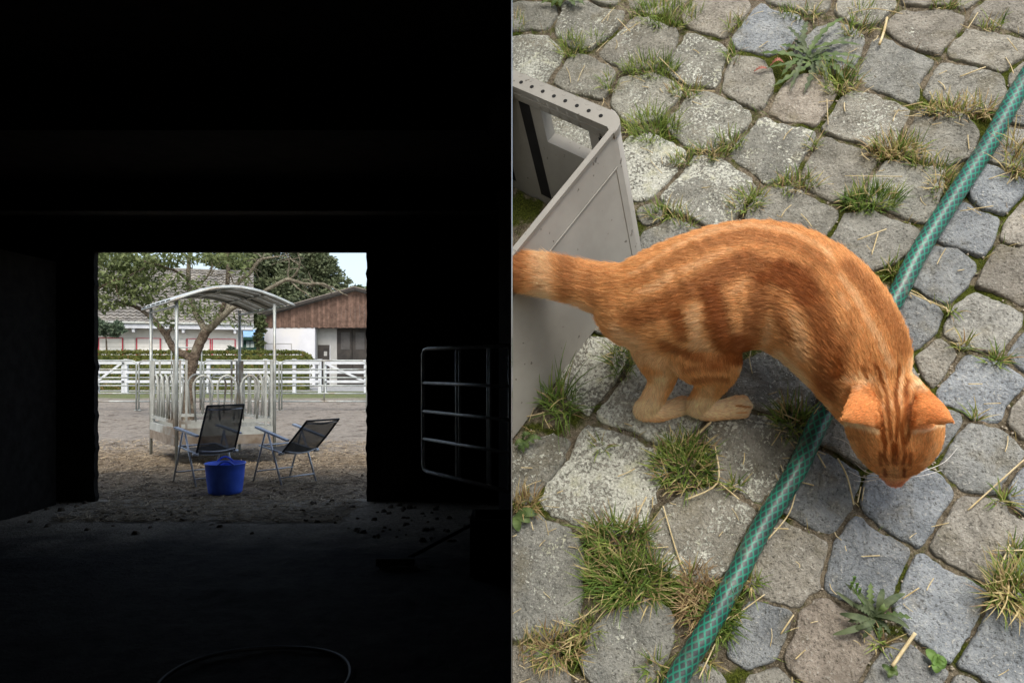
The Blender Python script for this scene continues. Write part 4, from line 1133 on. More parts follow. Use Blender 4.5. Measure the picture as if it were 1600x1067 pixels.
# the paving goes on beyond the picture's edges
def inside_view(u, v): return 770 < u < 1650 and -40 < v < 1110
ex = 0
for j in range(-9, 12):
    for i in range(-6, 16):
        a = i * 0.116 + (0.055 if j % 2 else 0) + random.uniform(-.006, .006); bq = j * 0.106 + random.uniform(-.006, .006)
        p = BP(a, bq, 0)
        if p.x < 0.03 or p.z < 0.45 or p.z > 2.65 or p.y < .1: continue
        u, v = px(p)
        if 740 < u < 1668 and -48 < v < 1128: continue
        ex += 1
        if ex > 170: continue
        h_ = 0.055
        poly = [(a + h_ * 1.05 * math.cos(t_) * random.uniform(.9, 1.04) * 1.08, bq + h_ * math.sin(t_) * random.uniform(.9, 1.04)) for t_ in [R(45 + 90 * k / 2 + random.uniform(-8, 8)) for k in range(8)]]
        stone(soften(resample(poly, 0.009), 2), (random.uniform(.1, .6), random.uniform(0, .8), random.uniform(0, .3)), si); si += 1

# ---- grey plastic crate
def crate():
    pl, nt, bs = new_mat('grey_polypropylene')
    co = geopos(nt)
    c = mix(nt, ramp(nt, noise(nt, 14, 4, 0.6, co), 0.35, 0.7), lin(150, 148, 140), lin(162, 160, 152))
    c = mix(nt, ramp(nt, noise(nt, 95, 2, 0.5, co), 0.70, 0.74, 0, 0.7), c, lin(60, 52, 42))
    nt.links.new(c, bs.inputs['Base Color']); bs.inputs['Roughness'].default_value = 0.5
    bump(nt, bs, noise(nt, 500, 2, 0.5, co), 0.12, 0.001)
    hgt = 0.198
    gb = P(1015, 402, 0.006)
    e1 = P(805, 680, 0.006) - gb; e1 = (e1 - BN * e1.dot(BN)).normalized()      # along the near side
    tc = P(977, 181, hgt)
    e2 = P(800, 108, hgt) - tc; e2 = (e2 - BN * e2.dot(BN)).normalized()        # along the back
    cr = empty('plastic_crate', gb, 'open grey plastic crate with hand hole behind the cat tail', 'crate')
    lean = (tc - (gb + BN * hgt))                                               # walls flare outwards
    def Q(s, t, h):
        """s along near side, t along the back wall, h height"""
        return gb + e1 * s + e2 * t + BN * h + lean * (h / hgt)
    th = 0.004
    L1, L2 = 0.62, 0.42
    # near side wall
    b = MB()
    i1 = e2 * th
    b.prism([Q(0.024, 0, 0), Q(L1, 0, 0), Q(L1, 0, hgt - 0.004), Q(0.024, 0, hgt - 0.004)], i1)
    b.build('side_wall', pl, cr, clipx=X0)
    # raised field edge on the side wall
    b = MB(); nn = e1.cross(BN).normalized()
    nn = nn if nn.dot(e2) < 0 else -nn
    def strip(p, q, w, d_):
        b.prism([p, q, q + (w), p + (w)], nn * d_)
    strip(Q(0.035, 0, hgt - 0.045), Q(L1, 0, hgt - 0.045), BN * 0.003, 0.0012)
    strip(Q(0.035, 0, 0.0), Q(0.035, 0, hgt - 0.045), e1 * 0.003, 0.0012)
    b.build('raised_border', pl, cr, clipx=X0)
    # near rim
    b = MB(); b.prism([Q(0.026, 0, hgt - 0.004) + nn * 0.0025, Q(L1, 0, hgt - 0.004) + nn * 0.0025, Q(L1, 0.006, hgt - 0.004), Q(0.026, 0.006, hgt - 0.004)], BN * 0.006)
    b.build('rim', pl, cr, clipx=X0)
    # rounded corner between side and back
    b = MB(); k = 8; vs_ = []
    for i in range(k + 1):
        a = math.pi / 2 * i / k
        for h in (0, hgt + 0.001):
            for rr in (0.024, 0.020):
                # quarter arc from the near wall to the back wall
                s_, t_ = 0.024 - rr * math.sin(a), 0.024 - rr * math.cos(a)
                vs_.append(Q(s_, t_, h))
    fs = []
    for i in range(k):
        o_ = i * 4; n_ = o_ + 4
        fs += [(o_, n_, n_ + 2, o_ + 2), (o_ + 1, o_ + 3, n_ + 3, n_ + 1), (o_ + 2, n_ + 2, n_ + 3, o_ + 3)]
    b.add(vs_, fs); b.build('corner', pl, cr, True, clipx=X0)
    # back wall with hand hole: inner skin made of blocks, wide ledge on top
    inn = e1 * 0.018                                        # inner skin stands off the outer skin
    def wb(t0, t1, h0, h1, off, thick, nm):
        MB().prism([Q(off, t0, h0), Q(off, t1, h0), Q(off, t1, h1), Q(off, t0, h1)], e1 * thick).build(nm, pl, cr, clipx=X0)
    hb, ht = 0.128, 0.182
    tg = [0.058, 0.150]                                     # hole from t to t
    for off in (0.0, 0.016):
        wb(0.024, L2, 0, hb, off, 0.003, 'back_wall')
        wb(0.024, tg[0], hb, hgt - 0.01, off, 0.003, 'back_wall')
        wb(tg[1], L2, hb, hgt - 0.01, off, 0.003, 'back_wall')
        wb(tg[0], tg[1], ht, hgt - 0.01, off, 0.003, 'back_wall')
    wb(tg[0], tg[1], hb - 0.003, hb, 0.003, 0.013, 'hole_sill')
    wb(tg[0] - 0.003, tg[0], hb, ht, 0.003, 0.013, 'hole_side'); wb(tg[1], tg[1] + 0.003, hb, ht, 0.003, 0.013, 'hole_side')
    # ledge along the top; flat dark discs paint the shade of its holes
    b = MB(); arc = [Q(0.025 - 0.027 * math.cos(R(q)), 0.025 - 0.027 * math.sin(R(q)), hgt - 0.010) for q in range(0, 91, 10)]
    b.prism([Q(-0.002, L2, hgt - 0.010)] + arc + [Q(0.030, -0.0015, hgt - 0.010), Q(0.030, 0.006, hgt - 0.010), Q(0.025, 0.014, hgt - 0.010), Q(0.024, L2, hgt - 0.010)], BN * 0.011)
    led = b.build('top_ledge', pl, cr, clipx=X0)
    lip = MB().prism([Q(0.0195, 0.008, hgt - 0.022), Q(0.0195, L2, hgt - 0.022), Q(0.023, L2, hgt - 0.022), Q(0.023, 0.008, hgt - 0.022)], BN * 0.012).build('inner_lip', pl, cr, clipx=X0)
    dark = pmat('hole_shade', (.012, .012, .012, 1), (.02, .02, .02, 1), 30, .9, 0, 0)
    for i in range(9):
        t_ = 0.030 + i * 0.0215
        c_ = Q(0.017, t_, hgt + 0.0012)
        pts = [c_ + (e2 * math.cos(a) + e1 * math.sin(a)) * 0.0031 for a in [2 * math.pi * k / 12 for k in range(12)]]
        if c_.x > X0 + 0.004: MB().prism(pts, BN * 0.0006).build('drain_hole_shade', dark, led)
        c_ = Q(0.006, t_ + 0.010, hgt + 0.0012)
        ring = [c_ + (e2 * math.cos(a) + e1 * math.sin(a)) * 0.0036 for a in [2 * math.pi * k / 14 for k in range(14)]]
        if c_.x > X0 + 0.005: MB().tube(ring, 0.0005, 5, closed=True).build('moulded_ring', pl, led)
    # finger ribs over the hand hole
    for i in range(5):
        t_ = tg[0] + 0.010 + i * 0.0185
        b = MB(); b.tube([Q(0.0235, t_, hgt - 0.001), Q(0.022, t_, hgt - 0.02)], 0.004, 8); b.build('finger_rib', pl, cr, True, clipx=X0)
    # dark strips on the inner skin, painting the shade of slots
    for (t0, t1, h0, h1) in ((0.020, 0.040, 0.02, 0.170), (0.172, 0.194, 0.035, 0.172), (0.25, 0.27, 0.035, 0.172)):
        MB().prism([Q(0.0192, t0, h0), Q(0.0192, t1, h0), Q(0.0192, t1, h1), Q(0.0192, t0, h1)], e1 * 0.0006).build('slot_shade', dark, cr, clipx=X0)
    MB().prism([Q(0.0192, 0.029, 0.1745), Q(0.0192, 0.034, 0.1745), Q(0.0192, 0.034, 0.1855), Q(0.0192, 0.029, 0.1855)], e1 * 0.004).build('slot_shade', dark, cr, clipx=X0)
    # floor with dirt
    MB().prism([Q(0.02, 0.004, 0.016), Q(L1, 0.004, 0.016), Q(L1, L2, 0.016), Q(0.02, L2, 0.016)], BN * 0.004).build('base', pl, cr, clipx=X0)
    b = MB(); vs_ = []; n_ = 26
    for j in range(n_ + 1):
        for i in range(n_ + 1):
            s_ = 0.022 + 0.3 * j / n_; t_ = 0.006 + 0.3 * i / n_
            vs_.append(Q(s_, t_, 0.025 + 0.005 * fbm(s_, t_, 40, 3)))
    b.add(vs_, [(j * (n_ + 1) + i, j * (n_ + 1) + i + 1, (j + 1) * (n_ + 1) + i + 1, (j + 1) * (n_ + 1) + i) for j in range(n_) for i in range(n_)])
    b.build('dirt', M['soil'], cr, True, clipx=X0)
crate()

# ---- garden hose
def hose():
    m, nt, bs = new_mat('green_braided_hose')
    uv = nt.nodes.new('ShaderNodeUVMap'); uv.uv_map = 'UVMap'
    sep = nt.nodes.new('ShaderNodeSeparateXYZ'); nt.links.new(uv.outputs[0], sep.inputs[0])
    def lines(sign):
        q = mth(nt, 'ADD', mth(nt, 'MULTIPLY', sep.outputs[0], 9.0), mth(nt, 'MULTIPLY', sep.outputs[1], sign * 78.0))
        q = mth(nt, 'ADD', q, mth(nt, 'MULTIPLY', noise(nt, 22, 2, 0.5, geopos(nt)), 0.9))
        fr = mth(nt, 'FRACT', q)
        d_ = mth(nt, 'ABSOLUTE', mth(nt, 'SUBTRACT', fr, 0.5))
        return ramp(nt, d_, 0.10, 0.17, 1, 0)
    ln = mth(nt, 'MAXIMUM', lines(1), lines(-1))
    co = geopos(nt)
    base = mix(nt, ramp(nt, noise(nt, 30, 3, 0.6, co), 0.35, 0.65), lin(30, 42, 44), lin(52, 66, 66))
    gr = mix(nt, ramp(nt, noise(nt, 30, 3, 0.6, co), 0.35, 0.65), lin(8, 104, 86), lin(20, 132, 108))
    c = mix(nt, ln, base, gr)
    c = mix(nt, ramp(nt, noise(nt, 45, 6, 0.75, co), 0.50, 0.72, 0, 0.6), c, lin(120, 122, 108))
    nt.links.new(c, bs.inputs['Base Color'])
    bs.inputs['Roughness'].default_value = 0.45
    bs.inputs['Coat Weight'].default_value = 0.25; bs.inputs['Coat Roughness'].default_value = 0.35
    ctrl = [(1690, -30), (1640, 60), (1594, 142), (1545, 222), (1490, 308), (1440, 392), (1395, 468), (1342, 560), (1285, 652), (1240, 738), (1196, 818), (1150, 900), (1105, 980), (1062, 1058), (1030, 1120), (990, 1210)]
    r_ = 0.0122
    sp = spline([(u + 3.0 * math.sin(i * 2.3), v, 0.0175 + 0.0022 * math.sin(i * 1.7)) for i, (u, v) in enumerate(ctrl)], 10)
    pts = [P(q[0], q[1], q[2]) for q in sp]
    n = 24
    b = MB().tube(pts, r_, n)
    me_o = b.build('garden_hose', m, None, True)
    me = me_o.data
    uvl = me.uv_layers.new(name='UVMap')
    acc = [0]
    for i in range(1, len(pts)): acc.append(acc[-1] + (pts[i] - pts[i - 1]).length)
    for p in me.polygons:
        idx = [me.loops[l].vertex_index for l in p.loop_indices]
        ks = [i % n for i in idx]
        wrap = max(ks) == n - 1 and min(ks) == 0
        for l, i in zip(p.loop_indices, idx):
            k = i % n
            if wrap and k == 0: k = n
            uvl.data[l].uv = (k / n, acc[min(i // n, len(acc) - 1)])
    tag(me_o, 'green mesh reinforced garden hose running diagonally under the cat', 'hose')
hose()

# ================================================================== THE CAT
CH = []            # chains: (name, [(u, v, h, r_px)...], fur length, tangent sign)
CH.append(('tail', [(700, 416, .172, 24), (760, 420, .172, 24), (800, 423, .172, 25), (850, 430, .174, 28), (905, 442, .172, 30), (945, 454, .166, 38), (985, 466, .160, 54), (1020, 474, .154, 72)], .020))
CH.append(('torso', [(1000, 478, .152, 66), (1045, 471, .150, 86), (1105, 460, .150, 99), (1165, 447, .152, 99), (1225, 454, .150, 97), (1283, 491, .146, 93), (1328, 547, .140, 82), (1354, 602, .125, 65), (1386, 645, .115, 62)], .0115))
CH.append(('head', [(1386, 640, .115, 63), (1397, 665, .112, 68), (1398, 688, .100, 57), (1398, 708, .088, 39), (1398, 725, .078, 26), (1398, 740, .070, 17), (1398, 749, .066, 12)], .006))
CH.append(('cheek', [(1390, 672, .100, 44), (1368, 690, .088, 36)], .008))
CH.append(('cheek', [(1406, 672, .100, 44), (1430, 690, .088, 36)], .008))
CH.append(('hind', [(1085, 500, .125, 76), (1098, 540, .108, 60), (1116, 572, .080, 37), (1108, 604, .048, 22), (1090, 632, .026, 16)], .010))
CH.append(('foot', [(1088, 636, .022, 15), (1106, 642, .014, 15), (1130, 640, .012, 15.5), (1152, 636, .012, 18)], .005))
CH.append(('hind', [(1040, 500, .125, 68), (1034, 545, .098, 44), (1034, 588, .066, 22), (1022, 620, .042, 17), (1009, 637, .026, 16)], .010))
CH.append(('foot', [(1008, 640, .022, 17), (1028, 645, .013, 14), (1048, 640, .011, 14), (1066, 634, .010, 15)], .005))
CH.append(('fore', [(1325, 545, .110, 48), (1322, 580, .060, 26), (1322, 606, .020, 18), (1330, 616, .010, 16)], .008))
CH.append(('fore', [(1360, 560, .110, 44), (1362, 590, .060, 24), (1360, 612, .020, 17), (1368, 622, .010, 16)], .008))
samp_p, samp_t, samp_l, samp_k = [], [], [], []
cb_ = MB()
def ico(c, r):
    t = ICO
    cb_.add([(c[0] + x * r, c[1] + y * r, c[2] + z * r) for x, y, z in t[0]], t[1])
_b = bmesh.new(); bmesh.ops.create_icosphere(_b, subdivisions=3, radius=1.0)
ICO = ([tuple(v.co) for v in _b.verts], [tuple(v.index for v in f.verts) for f in _b.faces]); _b.free()
for nm, pts, fl in CH:
    sp = spline(pts, 9)
    q = []
    for k in sp:
        p = P(k[0], k[1], k[2]); q.append((p, k[3] * p.y / F))
    last = None
    for i, (p, r) in enumerate(q):
        t = (q[min(i + 1, len(q) - 1)][0] - q[max(i - 1, 0)][0]).normalized()
        if nm in ('tail', 'torso', 'head'): t = -t          # fur runs from the nose to the tail tip
        samp_p.append(tuple(p)); samp_t.append(tuple(t)); samp_l.append(fl); samp_k.append(r)
        if last is None or (p - last).length > r * 0.16:
            ico(p, r); last = p
# shoulder blades and hips
for (u, v, h, r) in [(1352, 512, .166, 38), (1300, 552, .146, 44), (1075, 428, .168, 48), (1050, 500, .158, 46)]:
    p = P(u, v, h); ico(p, r * p.y / F)
# toes
for (u, v, h, r) in [(1160, 627, .011, 9.5), (1165, 635, .010, 10), (1161, 644, .010, 9.5), (1076, 627, .010, 7), (1079, 636, .009, 7)]:
    p = P(u, v, h); ico(p, r * p.y / F)
# brow ridges and muzzle pads
for (u, v, h, r) in [(1378, 704, .094, 20), (1418, 704, .094, 20), (1390, 736, .060, 15), (1406, 736, .060, 15)]:
    p = P(u, v, h); ico(p, r * p.y / F)
# ears: curved shells rising sideways from the skull
EARS = []
def ear(base_back, tip, base_front, mid_lift):
    B0, T0, F0 = [P(*q) for q in (base_back, tip, base_front)]
    n = ((T0 - B0).cross(F0 - B0)).normalized()
    if n.dot(BN) < 0: n = -n
    m = 10; top, bot = [], []
    for i in range(m + 1):
        s_ = i / m
        row_t, row_b = [], []
        for j in range(m + 1):
            t_ = j / m
            base = B0 + (F0 - B0) * t_
            w = (1 - s_ ** 2.0) ** .85
            c = B0 * .5 + F0 * .5
            p = c + (T0 - c) * s_ + (base - c) * w
            # round the tip a little and cup the shell
            p = p + BB * 0.007 * math.sin(math.pi * s_) * t_ ** 2
            p = p + n * mid_lift * math.sin(math.pi * t_) * (1 - s_ * .75) + n * 0.004 * math.sin(math.pi * s_)
            row_t.append(p); row_b.append(p - n * 0.0045)
        top.append(row_t); bot.append(row_b)
    vs_ = [p for r_ in top for p in r_] + [p for r_ in bot for p in r_]
    N = (m + 1) * (m + 1); k = m + 1
    fs = []
    for i in range(m):
        for j in range(m):
            a = i * k + j
            fs += [(a, a + 1, a + k + 1, a + k), (N + a, N + a + k, N + a + k + 1, N + a + 1)]
    for i in range(m):
        a = i * k; fs.append((a, a + k, N + a + k, N + a)); a = i * k + m; fs.append((a, N + a, N + a + k, a + k))
    for j in range(m):
        fs.append((j, N + j, N + j + 1, j + 1)); a = m * k + j; fs.append((a, a + 1, N + a + 1, N + a))
    cb_.add(vs_, fs)
    EARS.append((B0, T0, F0, n))
ear((1352, 596, .166), (1314, 656, .172), (1382, 672, .162), 0.013)
ear((1434, 604, .166), (1492, 660, .172), (1422, 670, .162), 0.013)
def finish_cat():
    me = bpy.data.meshes.new('cat_raw')
    me.from_pydata(cb_.v, [], cb_.f)
    o = bpy.data.objects.new('cat_raw', me); COL.objects.link(o)
    md = o.modifiers.new('r', 'REMESH'); md.mode = 'VOXEL'; md.voxel_size = 0.0026; md.use_smooth_shade = True
    sm = o.modifiers.new('s', 'SMOOTH'); sm.factor = 0.5; sm.iterations = 4
    dg = bpy.context.evaluated_depsgraph_get()
    ev = o.evaluated_get(dg)
    me2 = bpy.data.meshes.new_from_object(ev)
    bpy.data.objects.remove(o)
    b = bmesh.new(); b.from_mesh(me2)
    bmesh.ops.bisect_plane(b, geom=b.verts[:] + b.edges[:] + b.faces[:], plane_co=(X0, 0, 0), plane_no=(-1, 0, 0), clear_outer=True)
    bmesh.ops.triangulate(b, faces=b.faces[:])
    b.to_mesh(me2); b.free()
    me2.polygons.foreach_set('use_smooth', [True] * len(me2.polygons))
    return me2
cat_me = finish_cat()
nv = len(cat_me.vertices)
VC = np.empty(nv * 3); cat_me.vertices.foreach_get('co', VC); VC = VC.reshape(-1, 3)
VN = np.empty(nv * 3); cat_me.vertices.foreach_get('normal', VN); VN = VN.reshape(-1, 3)
nf = len(cat_me.polygons)
FV = np.empty(nf * 3, dtype=np.int32); cat_me.polygons.foreach_get('vertices', FV); FV = FV.reshape(-1, 3)
# coat markings and painted toe-crease shade, as strokes across the coat: (points, half width, strength) negative = darker
LIN = lambda *c: np.array(lin(*c)[:3])
STROKES = [
 ([(1000, 446), (1060, 402), (1120, 378), (1180, 368), (1250, 384), (1310, 428)], 11, -.45),
 ([(1000, 500), (1045, 478), (1080, 456), (1123, 432), (1173, 410), (1224, 430), (1262, 462)], 19, -.75),
 ([(1124, 466), (1130, 500), (1138, 528), (1160, 542)], 19, -1.05), ([(1196, 450), (1192, 490), (1178, 528)], 17, -.75),
 ([(1068, 492), (1072, 508), (1076, 522)], 11, -.9), ([(1046, 537), (1072, 546), (1116, 557), (1150, 556)], 8, -.85),
 ([(1066, 571), (1100, 567), (1135, 570)], 5, -.7), ([(1080, 590), (1110, 586), (1135, 589)], 5, -.7), ([(1008, 570), (1030, 578)], 6, -.4),
 ([(1236, 430), (1262, 440), (1276, 470), (1290, 510), (1300, 550), (1302, 590), (1296, 620)], 22, -.85), ([(1222, 470), (1228, 505), (1240, 535)], 9, -.6),
 ([(1330, 425), (1358, 455), (1384, 492), (1402, 524), (1412, 556)], 13, -.6), ([(1340, 500), (1330, 545), (1320, 590)], 10, -.45),
 ([(1352, 585), (1377, 620), (1381, 659), (1385, 694)], 3.6, -.95), ([(1371, 578), (1390, 622), (1392, 663), (1394, 690)], 3.4, -.9), ([(1405, 580), (1403, 622), (1404, 659), (1402, 690)], 3.2, -.95),
 ([(1422, 600), (1413, 642), (1410, 675), (1412, 696)], 3.6, -.95), ([(1430, 645), (1423, 675), (1416, 698)], 3.6, -.9), ([(1369, 650), (1379, 675), (1385, 700)], 3.4, -.9),
 ([(1399, 700), (1399, 724)], 6, -1.1), ([(1385, 702), (1383, 716), (1388, 726)], 3, -.8), ([(1412, 702), (1414, 716), (1410, 726)], 3, -.8), ([(1377, 712), (1379, 728)], 3, -.7), ([(1422, 712), (1420, 728)], 3, -.7), ([(1384, 735), (1386, 744)], 2.5, -.9), ([(1412, 735), (1411, 744)], 2.5, -.9),
 ([(1345, 700), (1360, 722)], 5, -.3), ([(1452, 698), (1438, 720)], 5, -.3), ([(1330, 690), (1345, 690)], 4, -.3),
 ([(822, 402), (820, 448)], 16, -.6), ([(900, 420), (902, 462)], 14, -.55), ([(935, 440), (940, 470)], 12, -.45), ([(970, 440), (965, 480)], 8, -.3),
 # pale
 ([(1326, 668), (1350, 673), (1374, 680)], 4.5, 1.2), ([(1426, 678), (1450, 673), (1478, 668)], 4.5, 1.1), ([(1345, 606), (1362, 600), (1380, 618)], 4, .6), ([(1430, 612), (1444, 604)], 4, .6), ([(1340, 700), (1356, 728)], 6, .35), ([(1456, 700), (1440, 728)], 6, .35),
 ([(858, 408), (868, 456)], 15, .5), ([(800, 450), (860, 462), (930, 484)], 8, .5), ([(1000, 430), (1060, 388), (1120, 362), (1180, 354), (1240, 366), (1300, 398)], 5, .35),
 ([(1094, 478), (1096, 500), (1090, 530), (1112, 540)], 14, .42), ([(1160, 452), (1170, 440), (1182, 452)], 9, .25), ([(1206, 500), (1206, 535)], 10, .35), ([(1244, 450), (1248, 470)], 8, .35), ([(1254, 500), (1262, 530), (1262, 560)], 14, .38),
 ([(985, 520), (1010, 555), (1040, 575)], 18, .45), ([(1000, 450), (1030, 450), (1060, 425)], 8, .35), ([(1080, 420), (1110, 405), (1150, 392)], 6, .3),
 ([(1225, 560), (1262, 600), (1300, 640)], 9, .8), ([(1160, 570), (1200, 552)], 8, .6), ([(1300, 404), (1342, 470), (1372, 532), (1395, 580)], 6, .5), ([(1320, 470), (1345, 520)], 6, .3),
 ([(1425, 575), (1440, 605)], 8, .5), ([(1330, 600), (1352, 592), (1366, 602)], 6, .5), ([(1362, 600), (1384, 640)], 3, .5), ([(1381, 585), (1397, 640)], 3, .45), ([(1412, 585), (1408, 640)], 3, .5), ([(1398, 722), (1398, 752)], 8, .35),
 ([(1148, 634), (1170, 637)], 1.6, -1.6), ([(1150, 645), (1166, 645)], 1.2, -.9), ([(1000, 640), (1075, 638)], 16, .9), ([(1085, 640), (1170, 636)], 17, 1.0), ([(1030, 595), (1012, 630)], 14, .75), ([(1105, 610), (1095, 630)], 12, .45),  # dark strokes paint shade between the toes; the rest are pale legs
]
def coat(Pw):
    """colour of the coat at world points"""
    u = 800 + F * Pw[:, 0] / Pw[:, 1]; v = HOR - F * (Pw[:, 2] - CAMZ) / Pw[:, 1]
    from mathutils import noise as mn
    jit = np.array([mn.noise(Vector((a * 90, b_ * 90, c * 90))) for a, b_, c in Pw]) if len(Pw) < 60000 else None
    val = np.zeros(len(Pw))
    for pts, w, st in STROKES:
        best = np.full(len(Pw), 1e9)
        for (x0, y0), (x1, y1) in zip(pts[:-1], pts[1:]):
            dx, dy = x1 - x0, y1 - y0
            t = np.clip(((u - x0) * dx + (v - y0) * dy) / (dx * dx + dy * dy), 0, 1)
            best = np.minimum(best, (u - x0 - t * dx) ** 2 + (v - y0 - t * dy) ** 2)
        dd = np.sqrt(best)
        k = 1 - np.clip((dd - w * .45) / (w * 1.05), 0, 1)
        k = k * k * (3 - 2 * k)
        val += st * k
    if jit is not None: val += jit * .18
    val = np.clip(val, -1.0, 1.0)
    base = LIN(230, 172, 110); dark = LIN(160, 92, 40); light = LIN(250, 220, 176)
    c = np.where(val[:, None] < 0, base + (dark - base) * np.minimum(-val, 1.2)[:, None], base + (light - base) * val[:, None])
    # ears, more saturated; nose pink; paws paler
    for (B0, T0, F0, n) in EARS:
        ctr = np.array((B0 + T0 * 1.6 + F0) / 3.6)
        k = np.clip(1.25 - np.linalg.norm(Pw - ctr, axis=1) / 0.026, 0, 1)
        c = c + (LIN(226, 142, 76) - c) * k[:, None]
    ns = np.array(P(1398, 752, .062)); k = np.clip(1.4 - np.linalg.norm(Pw - ns, axis=1) / 0.012, 0, 1)
    c = c + (LIN(236, 172, 142) - c) * k[:, None]
    fc = np.clip(1 - np.hypot((u - 1398) / 62, (v - 715) / 50), 0, 1) * np.clip((v - 655) / 30, 0, 1)
    c = c + (c * np.array([1.0, .93, .86]) - c) * fc[:, None]
    return np.clip(c, 0, 1)
ca = cat_me.color_attributes.new('coat', 'FLOAT_COLOR', 'POINT')
vc_ = np.ones((nv, 4)); vc_[:, :3] = coat(VC) * 0.85
ca.data.foreach_set('color', vc_.ravel())
def coat_mat(name, rough):
    m, nt, bs = new_mat(name)
    at = nt.nodes.new('ShaderNodeAttribute'); at.attribute_name = 'coat'
    nt.links.new(at.outputs['Color'], bs.inputs['Base Color'])
    bs.inputs['Roughness'].default_value = rough
    bs.inputs['Specular IOR Level'].default_value = 0.3
    return m
cat = empty('cat', P(1160, 600, 0), 'ginger tabby cat bending its head down over the green hose', 'cat')
cat_me.vertices.foreach_set('co', (VC - np.array(cat.location)).ravel())
cat_me.materials.append(coat_mat('ginger_undercoat', 0.8))
cat_me.name = 'body'
body = bpy.data.objects.new('body', cat_me); COL.objects.link(body); body.parent = cat
# fur
def fur(n):
    A_, B_, C_ = VC[FV[:, 0]], VC[FV[:, 1]], VC[FV[:, 2]]
    area = np.linalg.norm(np.cross(B_ - A_, C_ - A_), axis=1)
    fnrm = np.cross(B_ - A_, C_ - A_); fnrm /= np.maximum(np.linalg.norm(fnrm, axis=1), 1e-12)[:, None]
    ctr = (A_ + B_ + C_) / 3
    u = 800 + F * ctr[:, 0] / ctr[:, 1]; v = HOR - F * (ctr[:, 2] - CAMZ) / ctr[:, 1]
    w = area.copy()
    headf = (u > 1310) & (v > 600)
    w[headf] *= 2.2
    view = ctr - np.array((0, 0, CAMZ)); view /= np.linalg.norm(view, axis=1)[:, None]
    away = (fnrm * view).sum(1) > 0.35
    w[away] *= 0.25
    idx = rng.choice(nf, size=n, p=w / w.sum())
    r1, r2 = np.sqrt(rng.random(n)), rng.random(n)
    b0, b1, b2 = 1 - r1, r1 * (1 - r2), r1 * r2
    root = A_[idx] * b0[:, None] + B_[idx] * b1[:, None] + C_[idx] * b2[:, None]
    nr = VN[FV[idx, 0]] * b0[:, None] + VN[FV[idx, 1]] * b1[:, None] + VN[FV[idx, 2]] * b2[:, None]
    nr /= np.linalg.norm(nr, axis=1)[:, None]
    SP, SR = np.array(samp_p), np.array(samp_k); STt = np.array(samp_t); SL = np.array(samp_l)
    T = np.zeros((n, 3)); Lh = np.zeros(n)
    for c0 in range(0, n, 20000):
        q = root[c0:c0 + 20000]
        d2 = np.linalg.norm(q[:, None, :] - SP[None], axis=2) - SR[None] * .8
        ww = np.exp(-(d2 - d2.min(1)[:, None]) / 0.008)
        ww /= ww.sum(1)[:, None]
        T[c0:c0 + 20000] = ww @ STt; Lh[c0:c0 + 20000] = ww @ SL
    # ears: fur short and towards the tip
    for (B0, T0, F0, nn) in EARS:
        ctr_ = np.array((B0 + T0 * 1.6 + F0) / 3.6)
        k = np.clip(2.2 - np.linalg.norm(root - ctr_, axis=1) / 0.015, 0, 1)
        dirv = np.array((T0 - (B0 + F0) / 2).normalized())
        T = T * (1 - k[:, None]) + dirv * k[:, None]; Lh = Lh * (1 - k) + .0022 * k
    T = T - nr * (T * nr).sum(1)[:, None]
    T /= np.maximum(np.linalg.norm(T, axis=1), 1e-6)[:, None]
    sdv = np.cross(nr, T)
    # clumps: sway that varies slowly over the coat
    from mathutils import noise as mn
    sway = np.array([mn.noise(Vector((p[0] * 45, p[1] * 45, p[2] * 45))) for p in root]) * 0.28 + rng.normal(0, .12, n)
    sway *= np.clip(Lh / .012, .3, 1)
    lift = 0.20 + np.abs(rng.normal(0, .08, n)) + np.clip((Lh - .014) / .006, 0, 1) * .16
    L = Lh * rng.uniform(.65, 1.15, n)
    guard = rng.random(n) < .07
    L[guard] *= 1.35; lift[guard] += .14
    D0 = T * np.cos(lift)[:, None] + nr * np.sin(lift)[:, None] + sdv * sway[:, None]
    D0 /= np.linalg.norm(D0, axis=1)[:, None]
    npt = 5
    pts = np.zeros((n, npt, 3)); rad = np.zeros((n, npt))
    from mathutils.kdtree import KDTree
    ng = 48000
    kd = KDTree(ng)
    for i in range(ng): kd.insert(root[i], i)
    kd.balance()
    g = np.array([kd.find(p)[1] for p in root])
    gb = np.clip(rng.normal(1.0, .09, ng), .7, 1.3)
    tip = root + D0 * L[:, None]
    gtip = root[g] + D0[g] * (Lh[g] * 1.05)[:, None]
    pull = .40
    for i in range(npt):
        s_ = i / (npt - 1)
        straight = root + D0 * (L * s_)[:, None]
        tgt = root + (gtip - root) * s_
        k = (pull * s_ ** 1.2) * np.clip((root[:, 0:1] - .012) / .01, 0, 1)
        pts[:, i] = straight * (1 - k) + tgt * k - nr * (L * .12 * s_ * s_)[:, None]
        rad[:, i] = 0.00017 * (1 - s_) ** .6 + 0.00003
    ok = root[:, 0] > X0 + 0.0003
    pts[:, :, 0] = np.maximum(pts[:, :, 0], X0 + 0.0003)
    # keep hairs out of the ground
    pts, rad, root, g = pts[ok], rad[ok], root[ok], g[ok]
    m = len(pts)
    col = coat(root) * (np.clip(rng.normal(1.0, .13, m), .6, 1.4) * gb[g])[:, None]
    hue = rng.normal(0, .05, m)
    col[:, 1] *= 1 + hue; col[:, 2] *= 1 + 1.6 * hue
    hcu = bpy.data.hair_curves.new('fur')
    hcu.add_curves([npt] * m)
    hcu.attributes['position'].data.foreach_set('vector', (pts - np.array(cat.location)).reshape(-1).astype(np.float32))
    ra = hcu.attributes.get('radius') or hcu.attributes.new('radius', 'FLOAT', 'POINT')
    ra.data.foreach_set('value', rad.reshape(-1).astype(np.float32))
